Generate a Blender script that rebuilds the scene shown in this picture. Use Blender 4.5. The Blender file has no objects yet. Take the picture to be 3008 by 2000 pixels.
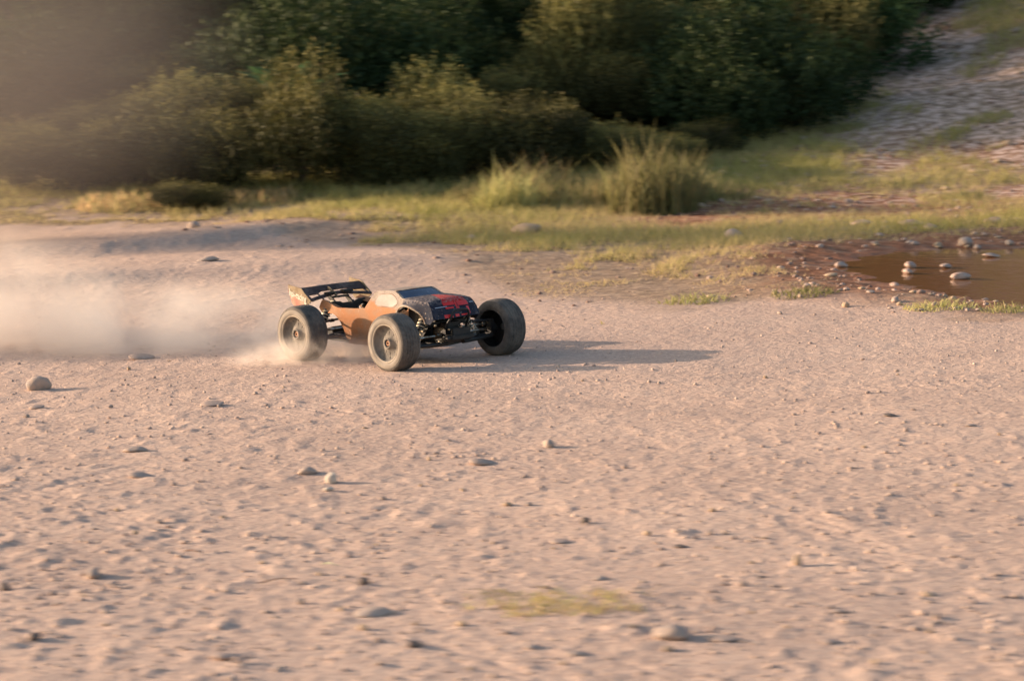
import bpy, bmesh, math, random
import numpy as np
from mathutils import Vector, Matrix

random.seed(7); RNG = np.random.default_rng(7)
S = bpy.context.scene
COL = S.collection

# ------------------------------------------------------------------ camera, sky, sun, exposure
CAM_Z, CAM_D, PITCH, FPX = 1.03, 8.0, 0.1235, 9389.9       # focal length in photo pixels
cd = bpy.data.cameras.new('camera'); cam = bpy.data.objects.new('camera', cd); COL.objects.link(cam)
cam.location = (0, -CAM_D, CAM_Z); cam.rotation_euler = (math.pi/2 - PITCH, 0, 0)
cd.sensor_width = 36; cd.lens = 36*FPX/3008
cd.clip_start = .1; cd.clip_end = 3000
cd.dof.use_dof = True; cd.dof.focus_distance = 7.95; cd.dof.aperture_fstop = 13; cd.dof.aperture_ratio = .20
S.camera = cam

SUN_EL = math.radians(11.9)
TO_SUN = Vector((-0.965, 0.245, 0)).normalized()
to_sun = Vector((TO_SUN.x*math.cos(SUN_EL), TO_SUN.y*math.cos(SUN_EL), math.sin(SUN_EL)))
W = bpy.data.worlds.new('World'); S.world = W; W.use_nodes = True
wn = W.node_tree.nodes; wn.clear()
sky = wn.new('ShaderNodeTexSky'); sky.sky_type = 'NISHITA'; sky.sun_disc = False
sky.dust_density = 2.5; sky.sun_elevation = SUN_EL; sky.sun_rotation = math.atan2(TO_SUN.x, TO_SUN.y)
bg = wn.new('ShaderNodeBackground'); bg.inputs['Strength'].default_value = .15
wo = wn.new('ShaderNodeOutputWorld')
W.node_tree.links.new(sky.outputs[0], bg.inputs[0]); W.node_tree.links.new(bg.outputs[0], wo.inputs[0])
sl = bpy.data.lights.new('sun', 'SUN'); sl.energy = 4.6; sl.angle = math.radians(.55); sl.color = (1, .75, .55)
sun = bpy.data.objects.new('sun', sl); COL.objects.link(sun)
sun.rotation_euler = to_sun.to_track_quat('Z', 'Y').to_euler(); sun.location = to_sun*30
S.cycles.volume_bounces = 3; S.cycles.max_bounces = 8
S.view_settings.view_transform = 'Standard'; S.view_settings.look = 'None'
S.view_settings.exposure = 1.0; S.view_settings.gamma = 1; S.view_settings.use_curve_mapping = False

# ------------------------------------------------------------------ noise
def vnoise(x, y, seed=0):
    xi = np.floor(x).astype(np.int64); yi = np.floor(y).astype(np.int64)
    fx = x-xi; fy = y-yi
    fx = fx*fx*fx*(fx*(fx*6-15)+10); fy = fy*fy*fy*(fy*(fy*6-15)+10)
    def h(a, b):
        n = (a*374761393 + b*668265263 + seed*974634777) & 0xffffffff
        n = ((n ^ (n >> 13))*1274126177) & 0xffffffff
        n = ((n ^ (n >> 16))*2246822519) & 0xffffffff
        return ((n ^ (n >> 15)) & 0xffffff)/float(0xffffff)
    a = h(xi, yi); b = h(xi+1, yi); c = h(xi, yi+1); d = h(xi+1, yi+1)
    return (a*(1-fx)+b*fx)*(1-fy)+(c*(1-fx)+d*fx)*fy
def fbm(x, y, s, seed=0, octv=4, rough=.5):
    out = 0; amp = 1; tot = 0
    for k in range(octv):
        out = out+amp*(vnoise(x/s+17.3*k, y/s-9.1*k, seed+k)-.5); tot += amp; amp *= rough; s *= .5
    return out/tot*2
def sstep(a, b, v):
    t = np.clip((v-a)/(b-a), 0, 1); return t*t*(3-2*t)

# ------------------------------------------------------------------ terrain
def base_z(x, y):
    x = np.asarray(x, float); y = np.asarray(y, float)
    z = .038*3.2*np.tanh(x/3.2)
    s = y-5.2-.25*np.clip(x, -1.5, 3)
    z = z+.125*sstep(-7, -1.8, x)*(np.logaddexp(0, s*2.2)/2.2)*(1-.55*sstep(14, 60, y))
    hl = y-7.5+.2*(x-2)                                   # the hillside on the right climbs more steeply
    z = z+.16*sstep(1.0, 3.2, x)*(np.logaddexp(0, hl*1.5)/1.5)*(1-.8*sstep(20, 60, y))
    z = z+.24*(np.logaddexp(0, (x-1.25-.12*(y-6))*3)/3)*sstep(4.6, 7.2, y)*(1-.9*sstep(3, 9, x))
    return z
def survey(u, v):
    """ground point seen at photo pixel (u, v)"""
    d = np.array([(u-1504)/FPX, math.cos(PITCH)-math.sin(PITCH)*(v-1000)/FPX, -math.sin(PITCH)-math.cos(PITCH)*(v-1000)/FPX])
    t = 2.
    while t < 80:
        p = np.array([0, -CAM_D, CAM_Z])+d*t
        if p[2] < base_z(p[0], p[1]): break
        t += .01
    return float(p[0]), float(p[1])
def poly(pts):
    a = np.array([survey(*p) for p in pts]); a = a[np.argsort(a[:, 0])]; return a
GRAVEL_EDGE = poly([(0, 655), (400, 692), (800, 728), (1200, 790), (1500, 845), (1900, 895), (2300, 900), (2600, 925), (3008, 940)])
BUSH_LINE = poly([(0, 585), (450, 585), (1000, 572), (1400, 530), (1700, 500), (2000, 462), (2200, 400), (2400, 300), (2560, 160), (2660, 20)])
def line_y(L, x): return np.interp(x, L[:, 0], L[:, 1])
PUD = np.array([survey(*p) for p in [(2400, 775), (2500, 735), (2690, 715), (2860, 706), (3008, 700), (3330, 706), (3330, 900), (3008, 880), (2900, 868), (2740, 850), (2620, 848), (2520, 815)]])
def poly_sd(x, y, P):
    x = np.asarray(x, float); y = np.asarray(y, float)
    d = np.full(x.shape, 1e9); ins = np.zeros(x.shape, bool)
    n = len(P)
    for i in range(n):
        ax, ay = P[i]; bx, by = P[(i+1) % n]
        ex, ey = bx-ax, by-ay
        t = np.clip(((x-ax)*ex+(y-ay)*ey)/(ex*ex+ey*ey), 0, 1)
        d = np.minimum(d, np.hypot(x-ax-t*ex, y-ay-t*ey))
        cond = ((ay > y) != (by > y)) & (x < (bx-ax)*(y-ay)/(by-ay+1e-12)+ax)
        ins ^= cond
    return np.where(ins, -d, d)
PC = PUD.mean(0); WATER_Z = float(base_z(PUD[0][0], PUD[0][1]))-.004
def seg_dist(x, y, L):
    """signed offset from a polyline y(x) and nothing more"""
    return (y-np.interp(x, L[:, 0], L[:, 1]))
BERM_A = poly([(-500, 800), (0, 762), (300, 748), (600, 722), (850, 690), (1100, 662), (1500, 640)])
BERM_B = poly([(-500, 880), (0, 858), (500, 822), (1000, 796), (1500, 770), (1900, 760)])
def track(pts):
    a = poly([(p[0]*1.2757, p[1]*1.2757) for p in pts]); m_ = abs((a[-1, 1]-a[0, 1])/(a[-1, 0]-a[0, 0]))
    return np.column_stack([a, np.full(len(a), 1/math.sqrt(1+m_*m_))])
TRACKS = [track([(-150, 1520), (200, 1330), (450, 1190), (900, 1010), (1300, 950), (1900, 905), (2500, 880)]),
          track([(-150, 1190), (300, 1080), (700, 990), (1200, 930), (1700, 880), (2500, 830)]),
          track([(100, 1150), (500, 1260), (900, 1420), (1250, 1600), (1500, 1750)]),
          track([(1250, 930), (1700, 1130), (2100, 1300), (2500, 1450)])]
BERM_C = poly([(-500, 815), (0, 800), (500, 778), (1000, 755), (1500, 735)])
def terrain(x, y, fine=True):
    x = np.asarray(x, float); y = np.asarray(y, float)
    z = base_z(x, y)
    for L, hgt, wd, seed in ((BERM_A, .040, .30, 1), (BERM_B, .034, .28, 2), (BERM_C, .007, .2, 3)):
        o = seg_dist(x, y, L)+.07*fbm(x, y, .9, 40+seed, 2)
        k = sstep(L[-1, 0]+.2, L[-1, 0]-1.0, x)
        z = z+hgt*k*(.75+.5*(fbm(x, y, 1.4, 50+seed, 2)+.5))*np.where(o > 0, np.exp(-(o/(wd*2.0))**2), np.exp(-(o/(wd*.55))**2))
    for T in TRACKS:                                      # old tyre marks pressed into the dust
        o = (y-np.interp(x, T[:, 0], T[:, 1]))*T[0, 2]; al = x*.8+y*.6
        band = np.exp(-(np.abs(o)/.045)**4)*sstep(.40, .62, vnoise(x/.45, y/.45, 97))
        z = z-band*(.0014+.0014*np.sin(al*2*math.pi/.034+np.abs(o)*60))+.0014*np.exp(-((np.abs(o)-.06)/.015)**2)*sstep(.40, .62, vnoise(x/.45, y/.45, 97))
    sd = poly_sd(x, y, PUD)
    far = sstep(1.2, .0, np.abs(x-PC[0])-1.6)*sstep(1.4, 0, np.abs(y-PC[1])-1.2)
    basin = WATER_Z+np.clip(sd-.05+.10*fbm(x, y, .30, 77, 4)+.09*fbm(x, y, .09, 78, 3), -.3, .6)*.10
    k = sstep(.55, .02, sd)
    z = z*(1-k)+basin*k
    # relief
    near = sstep(16, 6, y)
    calm = 1-.85*np.exp(-(((x+.2)**2+(y)**2)/.32**2))
    z = z+(.016*fbm(x, y, 1.1, 3, 2)+.0022*(1-np.abs(2*vnoise((x*.8+y)/.24, (x-y*.8)/1.1, 8)-1))*sstep(1, -1, y))*calm
    z = z+near*calm*k_inv(k)*(.0014*fbm(x, y, .24, 11, 3)+.0016*fbm(x, y*.8, .075, 12, 4, .6))
    if fine:
        b = vnoise(x/.10, y/.10, 31)
        rough = .12+.36*sstep(.0, -2.6, y)*sstep(-.2, .9, b+.2)+.25*sstep(.6, -1.4, x)
        c = sstep(.72, .90, vnoise(x/.026, y/.032, 21))
        c2 = sstep(.78, .94, vnoise(x/.050+5, y/.056, 22))
        c3 = sstep(.70, .9, vnoise(x/.095+2, y/.10+7, 23))
        hillr = sstep(.9, 1.8, x)*sstep(4.0, 5.5, y)
        z = z+hillr*(.035*fbm(x, y, .8, 33, 3)+.006*fbm(x, y, .18, 34, 3))
        z = z+near*calm*k_inv(k)*rough*(.0056*c+.0060*c2+.0045*sstep(.82, .95, vnoise(x/.095+2, y/.10+7, 23))-.0015*sstep(.68, .9, vnoise(x/.05, y/.06, 24)))
    return z
def k_inv(k): return 1-.75*k
def tz(x, y): return float(terrain(np.array([x]), np.array([y]))[0])

def veg_density(x, y):
    """how much grass grows at a ground point, 0..1"""
    ge = line_y(GRAVEL_EDGE, x); bl = line_y(BUSH_LINE, x)
    n = fbm(x, y, .45, 61, 4); n2 = fbm(x, y, .16, 65, 3); ns = fbm((x*.97-y*.25)/.45, (x*.25+y*.97)/1.7, 1., 67, 4)
    left = np.clip((y-ge+.55*n)/np.clip(.75*(bl-ge), .4, 1.7), 0, 1.6)
    a = sstep(.22, .85, left)*.95+.65*sstep(0, .3, left)*sstep(-.05, .35, n+n2)
    a = a*(1-(1-sstep(-.18, .28, n2*.8+n*.6+fbm(x, y, .07, 68, 2)*.5))*sstep(1.25, .5, left))
    hill = sstep(-.30, .02, ns+.45*n2+.15*n)
    r = sstep(.9, 1.5, x-.12*(y-4))*sstep(3.8, 5.0, y)
    a = a*(1-r)+hill*r*.9
    sd = poly_sd(x, y, PUD)
    a = a*(1-mud_amount(x, y)*(.62+.35*sstep(.2, -.2, n2)))
    a = a*sstep(.05, .3, sd)
    a = np.maximum(a, .35*sstep(.2, .45, n+.6*n2)*sstep(.55, .1, np.abs(y-ge-.0))*sstep(.3, .9, x))
    return np.clip(a, 0, 1)*(y > ge-.35)
MUD2 = poly([(1500, 650), (1900, 625), (2200, 610), (2600, 596), (3008, 585), (3300, 580)])
def mud_amount(x, y):
    sd = poly_sd(x, y, PUD)+.12*fbm(x, y, .3, 71, 3)
    m = sstep(.50, .05, sd+.15*fbm(x, y, .14, 79, 3))
    o = np.abs(y-line_y(MUD2, x)+.05)+.55*fbm(x, y, .55, 73, 4)
    m2 = sstep(.95, .45, o)*sstep(.15, .7, x)
    m3 = .6*sstep(.9, 1.5, x)*sstep(4.4, 5.4, y)*sstep(.0, .35, fbm(x, y, .9, 75, 4))
    return np.clip(np.maximum(np.maximum(m, m2), m3), 0, 1)

# ------------------------------------------------------------------ materials
def nodes(name):
    m = bpy.data.materials.new(name); m.use_nodes = True
    nt = m.node_tree; return m, nt, nt.nodes, nt.links, nt.nodes['Principled BSDF']
def mat(name, c1, c2=None, scale=30, rough=.7, metal=0, bump=.0, bscale=None, spec=.3, c3=None, s3=8, lo=.42, hi=.6):
    """two mixed colours by noise, an optional third (dust, dirt) by a coarser one, bump"""
    m, nt, N, L, B = nodes(name)
    B.inputs['Roughness'].default_value = rough; B.inputs['Metallic'].default_value = metal
    B.inputs['Specular IOR Level'].default_value = spec
    tc = N.new('ShaderNodeTexCoord')
    n1 = N.new('ShaderNodeTexNoise'); n1.inputs['Scale'].default_value = scale; n1.inputs['Detail'].default_value = 6
    L.new(tc.outputs['Object'], n1.inputs['Vector'])
    r1 = N.new('ShaderNodeValToRGB'); r1.color_ramp.elements[0].position = .35; r1.color_ramp.elements[1].position = .65
    r1.color_ramp.elements[0].color = (*c1, 1); r1.color_ramp.elements[1].color = (*(c2 or c1), 1)
    L.new(n1.outputs['Fac'], r1.inputs['Fac']); out = r1.outputs['Color']
    if c3:
        n2 = N.new('ShaderNodeTexNoise'); n2.inputs['Scale'].default_value = s3; n2.inputs['Detail'].default_value = 8; n2.inputs['Roughness'].default_value = .7
        L.new(tc.outputs['Object'], n2.inputs['Vector'])
        r2 = N.new('ShaderNodeValToRGB'); r2.color_ramp.elements[0].position = lo; r2.color_ramp.elements[1].position = hi
        L.new(n2.outputs['Fac'], r2.inputs['Fac'])
        mx = N.new('ShaderNodeMix'); mx.data_type = 'RGBA'
        L.new(r2.outputs['Color'], mx.inputs['Factor']); L.new(out, mx.inputs['A']); mx.inputs['B'].default_value = (*c3, 1)
        out = mx.outputs['Result']
    L.new(out, B.inputs['Base Color'])
    if bump:
        nb = N.new('ShaderNodeTexNoise'); nb.inputs['Scale'].default_value = bscale or scale*2; nb.inputs['Detail'].default_value = 5
        L.new(tc.outputs['Object'], nb.inputs['Vector'])
        bp = N.new('ShaderNodeBump'); bp.inputs['Strength'].default_value = 1; bp.inputs['Distance'].default_value = bump
        L.new(nb.outputs['Fac'], bp.inputs['Height']); L.new(bp.outputs['Normal'], B.inputs['Normal'])
    return m
def leaf_mat(name, dark, light, tip, trans=.3):
    """foliage: colour varies per leaf (attribute 'v'), shoot tips (attribute 'tip') are of another colour"""
    m, nt, N, L, B = nodes(name)
    B.inputs['Roughness'].default_value = .65; B.inputs['Specular IOR Level'].default_value = .2
    a = N.new('ShaderNodeAttribute'); a.attribute_name = 'v'
    t = N.new('ShaderNodeAttribute'); t.attribute_name = 'tip'
    m1 = N.new('ShaderNodeMix'); m1.data_type = 'RGBA'; m1.inputs['A'].default_value = (*dark, 1); m1.inputs['B'].default_value = (*light, 1)
    L.new(a.outputs['Fac'], m1.inputs['Factor'])
    m2 = N.new('ShaderNodeMix'); m2.data_type = 'RGBA'; m2.inputs['B'].default_value = (*tip, 1)
    L.new(m1.outputs['Result'], m2.inputs['A']); L.new(t.outputs['Fac'], m2.inputs['Factor'])
    oi = N.new('ShaderNodeObjectInfo'); hs = N.new('ShaderNodeHueSaturation')
    mr = N.new('ShaderNodeMapRange'); mr.inputs['To Min'].default_value = .6; mr.inputs['To Max'].default_value = 1.35
    L.new(oi.outputs['Random'], mr.inputs['Value']); L.new(mr.outputs['Result'], hs.inputs['Value'])
    L.new(m2.outputs['Result'], hs.inputs['Color'])
    L.new(hs.outputs['Color'], B.inputs['Base Color'])
    tr = N.new('ShaderNodeBsdfTranslucent'); L.new(hs.outputs['Color'], tr.inputs['Color'])
    ms = N.new('ShaderNodeMixShader'); ms.inputs['Fac'].default_value = trans
    L.new(B.outputs[0], ms.inputs[1]); L.new(tr.outputs[0], ms.inputs[2]); L.new(ms.outputs[0], N['Material Output'].inputs['Surface'])
    return m

def ground_material():
    m, nt, N, L, B = nodes('ground_soil')
    B.inputs['Specular IOR Level'].default_value = .12
    geo = N.new('ShaderNodeNewGeometry'); P = geo.outputs['Position']
    def noise(sc, det=6, ro=.6):
        n = N.new('ShaderNodeTexNoise'); n.inputs['Scale'].default_value = sc; n.inputs['Detail'].default_value = det; n.inputs['Roughness'].default_value = ro
        L.new(P, n.inputs['Vector']); return n.outputs['Fac']
    def ramp(f, *st):
        r = N.new('ShaderNodeValToRGB'); e = r.color_ramp.elements
        e[0].position, e[0].color = st[0][0], (*st[0][1], 1); e[1].position, e[1].color = st[-1][0], (*st[-1][1], 1)
        for p, c in st[1:-1]: x = e.new(p); x.color = (*c, 1)
        L.new(f, r.inputs['Fac']); return r.outputs['Color']
    def mix(f, a, b):
        x = N.new('ShaderNodeMix'); x.data_type = 'RGBA'
        for s, v in (('Factor', f), ('A', a), ('B', b)):
            if hasattr(v, 'is_linked'): L.new(v, x.inputs[s])
            elif isinstance(v, tuple): x.inputs[s].default_value = (*v, 1)
            else: x.inputs[s].default_value = v
        return x.outputs['Result']
    def attr(n):
        a = N.new('ShaderNodeAttribute'); a.attribute_name = n; return a.outputs['Fac']
    sand = ramp(noise(1.6, 8, .72), (.3, (.38, .275, .225)), (.5, (.52, .375, .30)), (.70, (.62, .455, .36)))
    grit = ramp(noise(95, 4, .7), (.38, (.28, .195, .165)), (.5, (.49, .345, .265)), (.66, (.66, .50, .39)))
    col = mix(.45, sand, grit)
    spk = ramp(noise(240, 2, .5), (.60, (0, 0, 0)), (.72, (1, 1, 1)))
    f = N.new('ShaderNodeMath'); f.operation = 'MULTIPLY'; f.inputs[1].default_value = .45; L.new(spk, f.inputs[0])
    col = mix(f.outputs[0], col, (.17, .125, .12))
    fl_ = ramp(noise(58, 5, .75), (.57, (0, 0, 0)), (.64, (1, 1, 1)))  # dark flecks: brown crumbs, also painted shade in place of many small dents
    f2 = N.new('ShaderNodeMath'); f2.operation = 'MULTIPLY'; f2.inputs[1].default_value = .38; L.new(fl_, f2.inputs[0])
    col = mix(f2.outputs[0], col, (.27, .195, .17))
    soil = ramp(noise(24, 8, .75), (.36, (.085, .055, .032)), (.5, (.20, .135, .075)), (.64, (.40, .29, .19)))
    col = mix(attr('veg'), col, soil)
    mud = ramp(noise(13, 8, .72), (.32, (.12, .052, .030)), (.5, (.27, .125, .070)), (.68, (.42, .25, .16)))
    col = mix(attr('mud'), col, mud)
    stn = ramp(noise(22, 6, .75), (.48, (0, 0, 0)), (.56, (1, 1, 1)))
    g = N.new('ShaderNodeMath'); g.operation = 'MULTIPLY'; L.new(stn, g.inputs[0]); L.new(attr('scree'), g.inputs[1])
    col = mix(g.outputs[0], col, (.58, .42, .34))
    L.new(col, B.inputs['Base Color'])
    rr = N.new('ShaderNodeMapRange'); rr.inputs['To Min'].default_value = .95; rr.inputs['To Max'].default_value = .45
    L.new(attr('wet'), rr.inputs['Value']); L.new(rr.outputs['Result'], B.inputs['Roughness'])
    b1 = N.new('ShaderNodeBump'); b1.inputs['Strength'].default_value = .8; b1.inputs['Distance'].default_value = .0045; L.new(noise(120, 5, .65), b1.inputs['Height'])
    b2 = N.new('ShaderNodeBump'); b2.inputs['Strength'].default_value = .8; b2.inputs['Distance'].default_value = .008; L.new(noise(38, 4, .6), b2.inputs['Height'])
    L.new(b1.outputs['Normal'], b2.inputs['Normal']); L.new(b2.outputs['Normal'], B.inputs['Normal'])
    return m

# ------------------------------------------------------------------ mesh helpers
def tag(o, label=None, cat=None, group=None, kind=None):
    if label: o['label'] = label
    if cat: o['category'] = cat
    if group: o['group'] = group
    if kind: o['kind'] = kind
    return o
def link(name, me, parent=None, loc=(0, 0, 0)):
    o = bpy.data.objects.new(name, me); COL.objects.link(o); o.location = loc
    if parent: o.parent = parent
    return o
def mesh_np(name, V, F, m=None, smooth=False, attrs=None):
    """V (n,3), F (k,3|4) numpy arrays"""
    me = bpy.data.meshes.new(name); V = np.asarray(V, np.float32); F = np.asarray(F, np.int32)
    n = F.shape[1]
    me.vertices.add(len(V)); me.vertices.foreach_set('co', V.ravel())
    me.loops.add(F.size); me.loops.foreach_set('vertex_index', F.ravel())
    me.polygons.add(len(F)); me.polygons.foreach_set('loop_start', np.arange(0, F.size, n, dtype=np.int32))
    me.polygons.foreach_set('loop_total', np.full(len(F), n, np.int32))
    if smooth: me.polygons.foreach_set('use_smooth', np.ones(len(F), bool))
    me.update(calc_edges=True)
    for k, v in (attrs or {}).items():
        a = me.attributes.new(k, 'FLOAT', 'POINT'); a.data.foreach_set('value', np.asarray(v, np.float32))
    if m: me.materials.append(m)
    return me
class MB:
    def __init__(s): s.v = []; s.f = []
    def add(s, V, F):
        o = len(s.v); s.v += [tuple(p) for p in V]; s.f += [tuple(i+o for i in f) for f in F]; return s
    def box(s, c, size, rot=None, taper=1):
        x, y, z = [k/2 for k in size]; V = []
        for dz in (-1, 1):
            t = taper if dz > 0 else 1
            for dx, dy in ((-1, -1), (1, -1), (1, 1), (-1, 1)):
                p = Vector((dx*x*t, dy*y*t, dz*z))
                if rot: p = rot @ p
                V.append(p+Vector(c))
        return s.add(V, [(3, 2, 1, 0), (4, 5, 6, 7), (0, 1, 5, 4), (1, 2, 6, 5), (2, 3, 7, 6), (3, 0, 4, 7)])
    def tube(s, pts, r, n=10, cap=True):
        pts = [Vector(p) for p in pts]; rr = r if isinstance(r, (list, tuple)) else [r]*len(pts)
        V = []; ref = None
        for i, p in enumerate(pts):
            t = (pts[min(i+1, len(pts)-1)]-pts[max(i-1, 0)]).normalized()
            if ref is None: ref = t.orthogonal().normalized()
            ref = (ref-t*ref.dot(t)).normalized(); b = t.cross(ref)
            for k in range(n):
                a = 2*math.pi*k/n; V.append(p+(ref*math.cos(a)+b*math.sin(a))*rr[i])
        F = [(i*n+k, i*n+(k+1) % n, (i+1)*n+(k+1) % n, (i+1)*n+k) for i in range(len(pts)-1) for k in range(n)]
        if cap: F += [tuple(range(n))[::-1], tuple((len(pts)-1)*n+k for k in range(n))]
        return s.add(V, F)
    def lathe(s, prof, c=(0, 0, 0), n=48, axis='y', fn=None):
        """prof = [(axial, radius)]"""
        V = []
        for j, (a, r) in enumerate(prof):
            for k in range(n):
                t = 2*math.pi*k/n; q = r+(fn(j, k) if fn else 0)
                p = (q*math.cos(t), a, q*math.sin(t)) if axis == 'y' else (q*math.cos(t), q*math.sin(t), a)
                V.append(Vector(p)+Vector(c))
        F = [(i*n+k, i*n+(k+1) % n, (i+1)*n+(k+1) % n, (i+1)*n+k) for i in range(len(prof)-1) for k in range(n)]
        return s.add(V, F)
    def plate(s, pts, thick, axis='y', at=0):
        """flat outline extruded: axis y -> pts are (x,z); axis x -> (y,z); axis z -> (x,y)"""
        def mk(p, o):
            return {'y': (p[0], at+o, p[1]), 'x': (at+o, p[0], p[1]), 'z': (p[0], p[1], at+o)}[axis]
        n = len(pts); V = [mk(p, -thick/2) for p in pts]+[mk(p, thick/2) for p in pts]
        F = [tuple(range(n)), tuple(range(2*n-1, n-1, -1))]+[(i, i+n, (i+1) % n+n, (i+1) % n) for i in range(n)]
        return s.add(V, F)
    def build(s, name, m, parent=None, smooth=True, bevel=0, angle=40):
        me = bpy.data.meshes.new(name); me.from_pydata([tuple(p) for p in s.v], [], s.f)
        bm = bmesh.new(); bm.from_mesh(me); bmesh.ops.recalc_face_normals(bm, faces=bm.faces)
        if bevel: bmesh.ops.bevel(bm, geom=[e for e in bm.edges if e.is_manifold and e.calc_face_angle(0) > .5], offset=bevel, segments=2, affect='EDGES', clamp_overlap=True)
        for f in bm.faces: f.smooth = smooth
        for e in bm.edges:
            if e.is_manifold and e.calc_face_angle(0) > math.radians(angle): e.smooth = False
        bm.to_mesh(me); bm.free(); me.materials.append(m)
        return link(name, me, parent)

# ------------------------------------------------------------------ ground
def axis_lines(segs, lo_far, hi_far, r=1.35):
    a = []
    for (x0, x1, d) in segs: a += list(np.arange(x0, x1-1e-6, d))
    a.append(segs[-1][1])
    st = segs[-1][2]; v = a[-1]
    while v < hi_far: st *= r; v += st; a.append(v)
    st = segs[0][2]; v = a[0]; pre = []
    while v > lo_far: st *= r; v -= st; pre.append(v)
    return np.array(pre[::-1]+a)
gx = axis_lines([(-2.4, -1.45, .022), (-1.45, 1.5, .0085), (1.5, 2.6, .022), (2.6, 5, .09)], -700, 700)
gy = axis_lines([(-4.0, -2.0, .0095), (-2.0, 0.6, .013), (.6, 4.2, .022), (4.2, 9, .05), (9, 18, .15)], -700, 900)
X, Y = np.meshgrid(gx, gy)
Z = terrain(X.ravel(), Y.ravel())
VV = np.stack([X.ravel(), Y.ravel(), Z], 1)
nx, ny = len(gx), len(gy)
ii = np.arange(ny-1)[:, None]*nx+np.arange(nx-1)[None, :]
FF = np.stack([ii, ii+1, ii+1+nx, ii+nx], -1).reshape(-1, 4)
veg = veg_density(VV[:, 0], VV[:, 1]); mudv = mud_amount(VV[:, 0], VV[:, 1])
forest = sstep(-.1, .35, VV[:, 1]-line_y(BUSH_LINE, VV[:, 0]))*sstep(0, .4, 2.45-VV[:, 0]+.02*VV[:, 1])
soil = sstep(-.15, .35, VV[:, 1]-line_y(GRAVEL_EDGE, VV[:, 0])+.45*fbm(VV[:, 0], VV[:, 1], .5, 61, 4)-.15*sstep(.6, -.6, VV[:, 0]))*(.62+.38*sstep(-.9, .8, VV[:, 0]))
wet = sstep(.10, -.05, poly_sd(VV[:, 0], VV[:, 1], PUD))
scree = sstep(.7, 1.3, VV[:, 0]-.05*VV[:, 1])*sstep(3.5, 4.4, VV[:, 1])*(1-.9*veg)
ground = link('ground', mesh_np('ground', VV, FF, ground_material(), True,
              {'veg': np.clip(np.maximum(np.maximum(veg, soil*.8), forest), 0, 1), 'mud': mudv, 'wet': wet, 'scree': scree}))
tag(ground, kind='structure')

# puddle water
m, nt, N, L, B = nodes('muddy_water')
B.inputs['Base Color'].default_value = (.22, .100, .042, 1); B.inputs['Roughness'].default_value = .08; B.inputs['IOR'].default_value = 1.33
tcn = N.new('ShaderNodeNewGeometry'); nn = N.new('ShaderNodeTexNoise'); nn.inputs['Scale'].default_value = 16; nn.inputs['Detail'].default_value = 3
L.new(tcn.outputs['Position'], nn.inputs['Vector']); bb = N.new('ShaderNodeBump'); bb.inputs['Distance'].default_value = .002; bb.inputs['Strength'].default_value = .6
L.new(nn.outputs['Fac'], bb.inputs['Height']); L.new(bb.outputs['Normal'], B.inputs['Normal'])
cx, cy = PC
wp = [(cx+(p[0]-cx)*1.18+(.12 if p[0] > cx else -.12), cy+(p[1]-cy)*1.25, WATER_Z-.001) for p in PUD]
me = bpy.data.meshes.new('puddle_water'); me.from_pydata(wp, [], [tuple(range(len(wp)))]); me.materials.append(m)
tag(link('puddle_water', me), kind='structure')

# ------------------------------------------------------------------ stones
def stone_mesh(name, seed, m, sub=3, flat=.6, jag=.22):
    bm = bmesh.new(); bmesh.ops.create_icosphere(bm, subdivisions=sub, radius=.5)
    r = random.Random(seed); pl = [(Vector([r.gauss(0, 1) for _ in range(3)]).normalized(), r.uniform(.33, .46)) for _ in range(11)]
    for v in bm.verts:
        for n_, d_ in pl:
            k = v.co.dot(n_)-d_
            if k > 0: v.co -= n_*k*.85
        v.co *= 1+jag*.25*(float(vnoise(np.array([v.co.x*4+seed]), np.array([v.co.y*4+v.co.z*3]), seed)[0])-.5)
        v.co.z *= flat; v.co.y *= .8
    for f in bm.faces: f.smooth = True
    me = bpy.data.meshes.new(name); bm.to_mesh(me); bm.free(); me.materials.append(m); return me
MS = {
 'grey': mat('grey_stone', (.25, .215, .20), (.33, .285, .26), 14, .9, bump=.0008, c3=(.40, .30, .24), s3=3, lo=.36, hi=.55, spec=.1),
 'tan': mat('tan_stone', (.38, .27, .18), (.45, .33, .23), 10, .9, bump=.0008, spec=.1),
 'dark': mat('dark_stone', (.10, .085, .078), (.15, .125, .115), 12, .85, bump=.0008, c3=(.36, .26, .2), s3=3, spec=.1, lo=.5, hi=.68),
 'pale': mat('pale_stone', (.47, .39, .31), (.55, .46, .38), 9, .85, bump=.0006, spec=.1),
 'pink': mat('dusty_pink_stone', (.33, .25, .21), (.40, .305, .255), 9, .9, bump=.0008, spec=.1),
 'red': mat('reddish_wet_stone', (.28, .17, .125), (.38, .25, .19), 9, .5, bump=.0008, c3=(.42, .32, .26), s3=2.5, spec=.4)}
SM = {k: [stone_mesh(k+'_stone', 10*i+j, m_, flat=fl) for j, fl in enumerate((.55, .7, .85))] for i, (k, m_) in enumerate(MS.items())}
def place_stone(u, v, wpx, kind, label, var=0, flat=1., rot=0., sink=.25, group=None, dims=None, water=False):
    x, y = survey(u, v)
    d = math.hypot(y+CAM_D, CAM_Z); w = wpx*d/FPX
    o = link('stone', SM[kind][var % 3])
    zz = WATER_Z if water else tz(x, y)
    hgt = w*flat
    sc = (w*1.08, w*1.08, hgt*1.08)
    if dims: sc = tuple(w*k for k in dims)
    o.scale = sc; o.rotation_euler = (random.uniform(-.12, .12), random.uniform(-.12, .12), rot)
    o.location = (x, y, zz+sc[2]*.5*(.55+.15*(var % 3))*(1-2*sink))
    tag(o, label, 'stone', group); return o
K = 1.2757
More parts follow.
